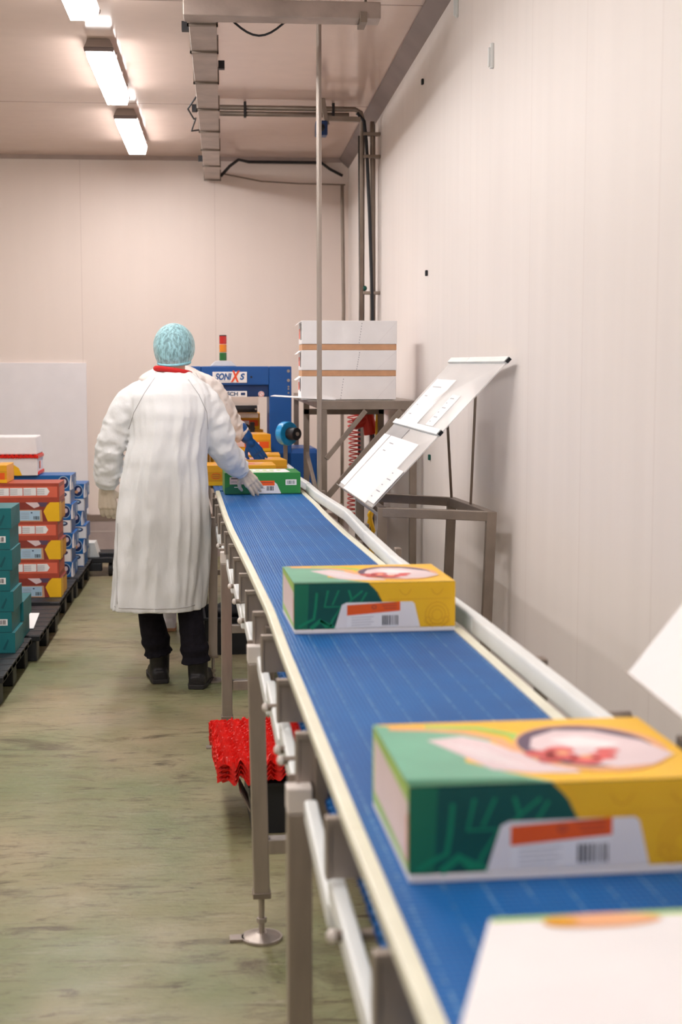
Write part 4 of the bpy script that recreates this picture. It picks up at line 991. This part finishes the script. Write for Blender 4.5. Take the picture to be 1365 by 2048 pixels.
def coat(name, parent, rows, sleeves, seed, m, hem=.02, label=None):
    b = MB(m)
    R = torso_rings(rows, seed, 0)
    inner = []
    last = R[-1]; 
    for q in range(10):
        src = R[len(R) - 1 - q * 2]; cen = sum(src, Vector()) / len(src)
        inner.append([cen + Vector(((v.x - cen.x) * .86, (v.y - cen.y) * .86, v.z - cen.z)) for v in src])
    b.loft(R + inner, None, True)
    rnd = random.Random(seed)
    for pts, rs in sleeves:
        # densify with wrinkles
        P_ = []; R_ = []
        n = 46; L = len(pts) - 1
        for i in range(n + 1):
            t_ = i / n * L; k_ = min(int(t_), L - 1); f = t_ - k_
            p0 = Vector(pts[max(k_ - 1, 0)]); p1 = Vector(pts[k_]); p2 = Vector(pts[k_ + 1]); p3 = Vector(pts[min(k_ + 2, L)])
            P_.append(.5 * ((2 * p1) + (p2 - p0) * f + (2 * p0 - 5 * p1 + 4 * p2 - p3) * f * f + (3 * p1 - p0 - 3 * p2 + p3) * f ** 3))
            R_.append(rs[k_] + (rs[k_ + 1] - rs[k_]) * f)
        rings = []; prev = None; nn = 40
        for i, p in enumerate(P_):
            d = (P_[min(i + 1, n)] - P_[max(i - 1, 0)]).normalized()
            u = prev or Vector((0, 1, 0)); u = (u - d * u.dot(d)).normalized(); prev = u; v = d.cross(u); ring = []
            for k_ in range(nn):
                a_ = 2 * PI * k_ / nn; fr = i / n
                wr = (.0095 * noise.noise((math.cos(a_) * 1.4 + seed, math.sin(a_) * 1.4, i * .42 + math.cos(a_))) + .004 * noise.noise((math.cos(a_) * 3, math.sin(a_) * 3 + seed, i * .9))) * min(1.0, .35 + fr * 1.3)
                ring.append(p + (u * math.cos(a_) + v * math.sin(a_)) * (R_[i] + wr * 1.5))
            rings.append(ring)
        b.loft(rings)
    o = b.build(name, parent, smooth=True); remesh(o, .0062, 1)
    if label: o['label'] = label
    return o
def boot(name, parent, x, y, ang, m, h=.15, sole=None, label=None):
    b = MB(m); M = Matrix.Translation((x, y, 0)) @ Matrix.Rotation(ang, 4, 'Z')
    def P(a, b_, c): return M @ Vector((a, b_, c))
    prof = [(-.02, .034, .0, .06), (0, .043, .0, .075), (.05, .046, 0, .085), (.11, .046, 0, .085), (.17, .052, 0, .07), (.23, .05, 0, .056), (.265, .036, 0, .042), (.275, .02, .004, .03)]
    rings = []
    for yy, hw, z0, z1 in prof:
        rings.append([P(hw * math.cos(a_) * (1 if math.sin(a_) < 0 else .92), yy, max(0.002, (z0 + z1) / 2 + (z1 - z0) / 2 * max(-1, min(1, 1.25 * math.sin(a_))))) for a_ in [2 * PI * k_ / 20 for k_ in range(20)]])
    b.loft(rings)
    b.tube([P(0, .042, .04), P(0, .036, .10), P(0, .030, h)], [.047, .048, .053], 20)
    o = b.build(name, parent, smooth=True); remesh(o, .006, 1)
    sl = MB(sole or DARK)
    out = [( .036, -.022), (.045, .02), (.046, .1), (.055, .17), (.052, .23), (.036, .27), (0, .282), (-.036, .27), (-.052, .23), (-.055, .17), (-.046, .1), (-.045, .02), (-.036, -.022)]
    sl.loft([[P(a_, b_, 0.001) for a_, b_ in out], [P(a_ * 1.03, b_, .022) for a_, b_ in out]])
    sl.build('sole', o, .003)
    if label: o['label'] = label
    return o
def trouser(parent, paths, m, rs):
    b = MB(m)
    for pts in paths:
        P_ = []; R_ = []
        n = 30; L = len(pts) - 1
        for i in range(n + 1):
            t_ = i / n * L; k_ = min(int(t_), L - 1); f = t_ - k_
            P_.append(Vector(pts[k_]).lerp(Vector(pts[k_ + 1]), f)); R_.append(rs[k_] + (rs[k_ + 1] - rs[k_]) * f + .004 * noise.noise((i * .6, len(paths), pts[0][0] * 5)) + (.007 * math.sin(i * 1.5) if i > n * .8 else 0))
        b.tube(P_, R_, 28)
    b.ell((sum(p[0][0] for p in paths) / 2, paths[0][0][1], paths[0][0][2]), (.13, .11, .11), 24, 12)
    o = b.build('trousers', parent, smooth=True); remesh(o, .008, 2); return o

# --- worker in front (back to camera)
px, py = -.24, 6.70
w1 = thing('person', 'person in white coat and blue hairnet seen from behind, hand on green carton', 'person', (px, py, 0))
O = Vector((px, py, 0))
def loc_(p): return Vector(p) - O
HC = Vector((-.240, 6.86, 1.605))
bd = MB(SKIN)
Mh = Matrix.Rotation(-.15, 3, 'X') @ Matrix.Rotation(-.12, 3, 'Z')
hc = HC - O
bd.ell(hc, (.074, .095, .105), 24, 16, None, Mh)
bd.ell(hc + Vector((0, .045, -.055)), (.052, .058, .055), 18, 12)               # jaw
bd.capsule(hc + Vector((0, .092, .0)), hc + Vector((0, .112, -.028)), .008, .013)  # nose
bd.capsule(hc + Vector((-.02, .098, -.058)), hc + Vector((.02, .098, -.058)), .007, .007)  # lips
for sx in (-1, 1):
    bd.ell(hc + Vector((sx * .077, -.002, -.012)), (.010, .02, .03), 12, 8)     # ears
    bd.ell(hc + Vector((sx * .03, .083, .012)), (.014, .012, .010), 10, 8)      # eyes
bd.chain([hc + Vector((0, -.02, -.06)), hc + Vector((0, -.07, -.15)), loc_((-.245, 6.77, 1.38)), loc_((-.27, 6.73, 1.15)), loc_((-.27, 6.72, .95))], [.054, .052, .085, .10, .10], 18)
bd.chain([loc_((-.38, 6.75, 1.40)), loc_((-.52, 6.72, 1.24)), loc_((-.575, 6.73, 1.11)), loc_((-.562, 6.765, .985))], [.055, .045, .04, .026])
bd.chain([loc_((-.13, 6.75, 1.40)), loc_((-.035, 6.73, 1.24)), loc_((-.005, 6.76, 1.12)), loc_((.072, 6.85, 1.03))], [.055, .045, .04, .026])
bd.chain([loc_((-.35, 6.72, .95)), loc_((-.37, 6.76, .5)), loc_((-.318, 6.845, .12))], [.06, .05, .036])
bd.chain([loc_((-.21, 6.70, .95)), loc_((-.172, 6.68, .5)), loc_((-.142, 6.715, .12))], [.06, .05, .036])
o = bd.build('body', w1, smooth=True); remesh(o, .007, 2)
hr = MB(HAIR); hr.ell(hc + Vector((0, -.012, .012)), (.083, .098, .100), 28, 18, None, Mh); hr.build('hair', w1, smooth=True)
# hairnet: gathered cap with pleats
nb = MB(M_NET); rings = []
for i in range(25):
    t_ = PI / 2 - (PI / 2 + .72) * i / 24
    ring = []
    for j in range(64):
        a_ = 2 * PI * j / 64
        back = max(0, -math.sin(a_))
        pl = 1 + .014 * math.sin(a_ * 13 + i * .25) * (1 - math.cos(t_) * .2) * max(0, (i - 5) / 19) + .015 * noise.noise((math.cos(a_) * 2, math.sin(a_) * 2, i * .2))
        rr = math.cos(t_) * pl
        sag = .034 * back * max(0, i - 10) / 14
        v = Vector((.098 * rr * math.cos(a_), .120 * rr * math.sin(a_) - .7 * sag, .109 * math.sin(t_) * (1 if t_ > 0 else 1.05) - sag))
        ring.append(Mh @ v + hc + Vector((0, -.012, .012)))
    rings.append(ring)
nb.loft(rings, None, False)
ht = nb.build('hairnet', w1, smooth=True)
e_ = MB(mat('hairnet elastic', (150, 216, 232), .7, 0, .1, 40, .3, 60)); e_.tube(rings[-1] + [rings[-1][0]], .0065, 8, None, False); e_.build('elastic_hem', ht, smooth=True)
# collar
cb = MB(REDCL); rr = []
for k_ in range(25):
    a_ = 2 * PI * k_ / 24; rr.append(loc_((-.245 + .080 * math.cos(a_), 6.795 + .080 * math.sin(a_), 1.500 - .004 * math.sin(a_) - .012 * math.cos(a_))))
cb.tube(rr, .013, 10, None, False); cb.build('collar', w1, smooth=True)['label'] = 'red collar'
rows = [(1.496, -.326, -.166, 6.795, .082), (1.470, -.362, -.130, 6.78, .104), (1.436, -.415, -.088, 6.755, .13), (1.38, -.455, -.060, 6.74, .15), (1.29, -.452, -.060, 6.725, .165), (1.20, -.445, -.085, 6.715, .17),
        (1.08, -.470, -.095, 6.70, .175), (.94, -.493, -.090, 6.70, .18), (.80, -.516, -.084, 6.70, .185), (.59, -.542, -.092, 6.71, .19), (.385, -.556, -.108, 6.71, .19)]
rows = [(z, xl - px, xr - px, ym - py, yh) for z, xl, xr, ym, yh in rows]
sl = [([loc_(p) for p in ((-.36, 6.75, 1.385), (-.45, 6.735, 1.33), (-.508, 6.72, 1.22), (-.540, 6.72, 1.13), (-.552, 6.74, 1.04), (-.560, 6.75, .985), (-.565, 6.76, .955))], [.085, .082, .073, .068, .066, .058, .044]),
      ([loc_(p) for p in ((-.15, 6.75, 1.385), (-.09, 6.74, 1.33), (-.045, 6.73, 1.24), (-.012, 6.745, 1.14), (.030, 6.79, 1.075), (.062, 6.83, 1.035), (.082, 6.85, 1.015))], [.085, .083, .075, .070, .063, .050, .040])]
coat('coat', w1, rows, sl, 3, COATM)
trouser(w1, [[loc_(p) for p in ((-.36, 6.74, .9), (-.376, 6.76, .5), (-.362, 6.77, .32), (-.330, 6.80, .145))], [loc_(p) for p in ((-.205, 6.70, .9), (-.186, 6.68, .5), (-.166, 6.67, .3), (-.147, 6.675, .125))]], TROUS, [.072, .058, .060, .068])
boot('boot', w1, -.323 - px, 6.79 - py, .12, LEATHER, .22); boot('boot', w1, -.145 - px, 6.655 - py, -.15, LEATHER, .22)
hand('glove', w1, loc_((-.564, 6.765, .950)), (.06, .12, -1), (.25, 1, 0), 1, GLOVEW, .65, 1.1, .085)
hand('glove', w1, loc_((.080, 6.845, 1.022)), (.48, .10, -.62), (-.15, 1, -.2), -1, GLOVEW, .22, .88, .05)

# --- second worker behind
qx, qy = -.30, 7.95
w2 = thing('person', 'person in off-white coat with blue gloves, mostly hidden behind the first worker', 'person', (qx, qy, 0))
O = Vector((qx, qy, 0))
hc = Vector((-.275, 8.08, 1.645)) - O
bd = MB(SKIN)
bd.ell(hc, (.072, .092, .10), 24, 16); bd.ell(hc + Vector((0, .045, -.055)), (.05, .056, .055), 18, 12)
bd.capsule(hc + Vector((0, .09, .0)), hc + Vector((0, .11, -.028)), .008, .013); bd.capsule(hc + Vector((-.02, .096, -.058)), hc + Vector((.02, .096, -.058)), .007, .007)
for sx in (-1, 1): bd.ell(hc + Vector((sx * .075, 0, -.01)), (.01, .02, .03), 12, 8); bd.ell(hc + Vector((sx * .03, .081, .012)), (.014, .012, .010), 10, 8)
bd.chain([hc + Vector((0, -.02, -.06)), hc + Vector((0, -.05, -.15)), loc_((-.27, 8.0, 1.42)), loc_((-.3, 7.97, 1.1)), loc_((-.3, 7.97, .95))], [.054, .058, .10, .11, .12], 18)
bd.chain([loc_((-.42, 7.98, 1.42)), loc_((-.50, 8.0, 1.2)), loc_((-.46, 8.12, 1.06)), loc_((-.30, 8.3, 1.04))], [.055, .045, .04, .026])
bd.chain([loc_((-.14, 7.98, 1.42)), loc_((.02, 7.98, 1.24)), loc_((.07, 8.0, 1.16)), loc_((.122, 8.0, 1.13))], [.055, .045, .04, .026])
for xx in (-.36, -.21): bd.chain([loc_((xx, 7.97, .95)), loc_((xx, 8.0, .5)), loc_((xx + .02, 8.2, .12))], [.07, .05, .036])
o = bd.build('body', w2, smooth=True); remesh(o, .008, 2)
hr = MB(HAIR); hr.ell(hc + Vector((0, -.01, .012)), (.08, .096, .097), 24, 14); hr.build('hair', w2, smooth=True)
nb = MB(M_NET); rings = []
for i in range(20):
    t_ = PI / 2 - (PI / 2 + .5) * i / 19
    rings.append([hc + Vector((.088 * math.cos(t_) * math.cos(2 * PI * j / 48) * (1 + .01 * math.sin(j * 1.7)), .106 * math.cos(t_) * math.sin(2 * PI * j / 48) - .01, .102 * math.sin(t_) + .012)) for j in range(48)])
nb.loft(rings, None, False); nb.build('hairnet', w2, smooth=True)
rows = [(1.53, -.34, -.20, 8.0, .07), (1.50, -.42, -.14, 7.99, .10), (1.465, -.47, -.095, 7.98, .125), (1.39, -.49, -.075, 7.975, .14), (1.25, -.48, -.095, 7.97, .15), (1.1, -.475, -.13, 7.97, .16), (.8, -.49, -.145, 7.97, .17), (.42, -.50, -.15, 7.97, .18)]
rows = [(z, xl - qx, xr - qx, ym - qy, yh) for z, xl, xr, ym, yh in rows]
sl = [([loc_(p) for p in ((-.38, 7.98, 1.40), (-.46, 7.98, 1.32), (-.51, 8.0, 1.2), (-.50, 8.06, 1.09), (-.42, 8.17, 1.05), (-.34, 8.26, 1.04))], [.08, .08, .07, .066, .055, .042]),
      ([loc_(p) for p in ((-.17, 7.98, 1.42), (-.09, 7.98, 1.385), (-.03, 7.98, 1.31), (.015, 7.99, 1.22), (.065, 8.0, 1.165), (.105, 8.0, 1.135))], [.085, .082, .074, .068, .060, .046])]
coat('coat', w2, rows, sl, 11, COATM2)
trouser(w2, [[loc_(p) for p in ((-.37, 7.98, .9), (-.365, 8.02, .5), (-.345, 8.17, .28), (-.335, 8.2, .2))], [loc_(p) for p in ((-.2, 7.98, .9), (-.2, 8.0, .5), (-.19, 8.08, .28), (-.185, 8.1, .2))]], TROUS, [.08, .06, .05, .05])
CLOG = mat('white boot rubber', (226, 224, 232), .5)
boot('boot', w2, -.335 - qx, 8.17 - qy, .1, CLOG, .19, mat('boot sole tan', (190, 140, 110), .6), 'white boot'); boot('boot', w2, -.185 - qx, 8.06 - qy, -.1, CLOG, .19, MATS['boot sole tan'], 'white boot')
hand('glove', w2, loc_((.135, 7.998, 1.105)), (.50, .05, -.72), (-.1, 1, -.2), -1, GLOVEB, .2, .9, .09)
hand('glove', w2, loc_((-.33, 8.27, 1.04)), (.7, .5, -.1), (0, 0, -1), 1, GLOVEB, .4, .95, .05)

# raglan and side seams laid on the coats' backs
from mathutils.bvhtree import BVHTree
def lay_seams(root, lines):
    bpy.context.view_layer.update()
    c = [o for o in root.children if o.name.startswith('coat')][0]
    dg = bpy.context.evaluated_depsgraph_get(); bv = BVHTree.FromObject(c, dg)
    for ln in lines:
        pts = []
        for i in range(len(ln) - 1):
            for k_ in range(8):
                f = k_ / 8; x_, z_ = ln[i][0] * (1 - f) + ln[i + 1][0] * f - root.location.x, ln[i][1] * (1 - f) + ln[i + 1][1] * f
                h = bv.ray_cast(Vector((x_, -2, z_)), Vector((0, 1, 0)))
                if h[0] is not None: pts.append(h[0] + Vector((0, -.0006, 0)))
        if len(pts) > 2: MB(mat('seam thread grey', (176, 174, 176), .8)).tube(pts, .0018, 5).build('seam', c, smooth=True)
lay_seams(w1, [[(-.325, 1.47), (-.37, 1.40), (-.42, 1.31), (-.452, 1.22)], [(-.17, 1.46), (-.12, 1.39), (-.085, 1.31), (-.08, 1.22)], [(-.50, .80), (-.505, .62), (-.505, .40)], [(-.553, .412), (-.4, .408), (-.25, .405), (-.135, .41)]])
lay_seams(w2, [[(-.16, 1.49), (-.12, 1.42), (-.10, 1.33)]])
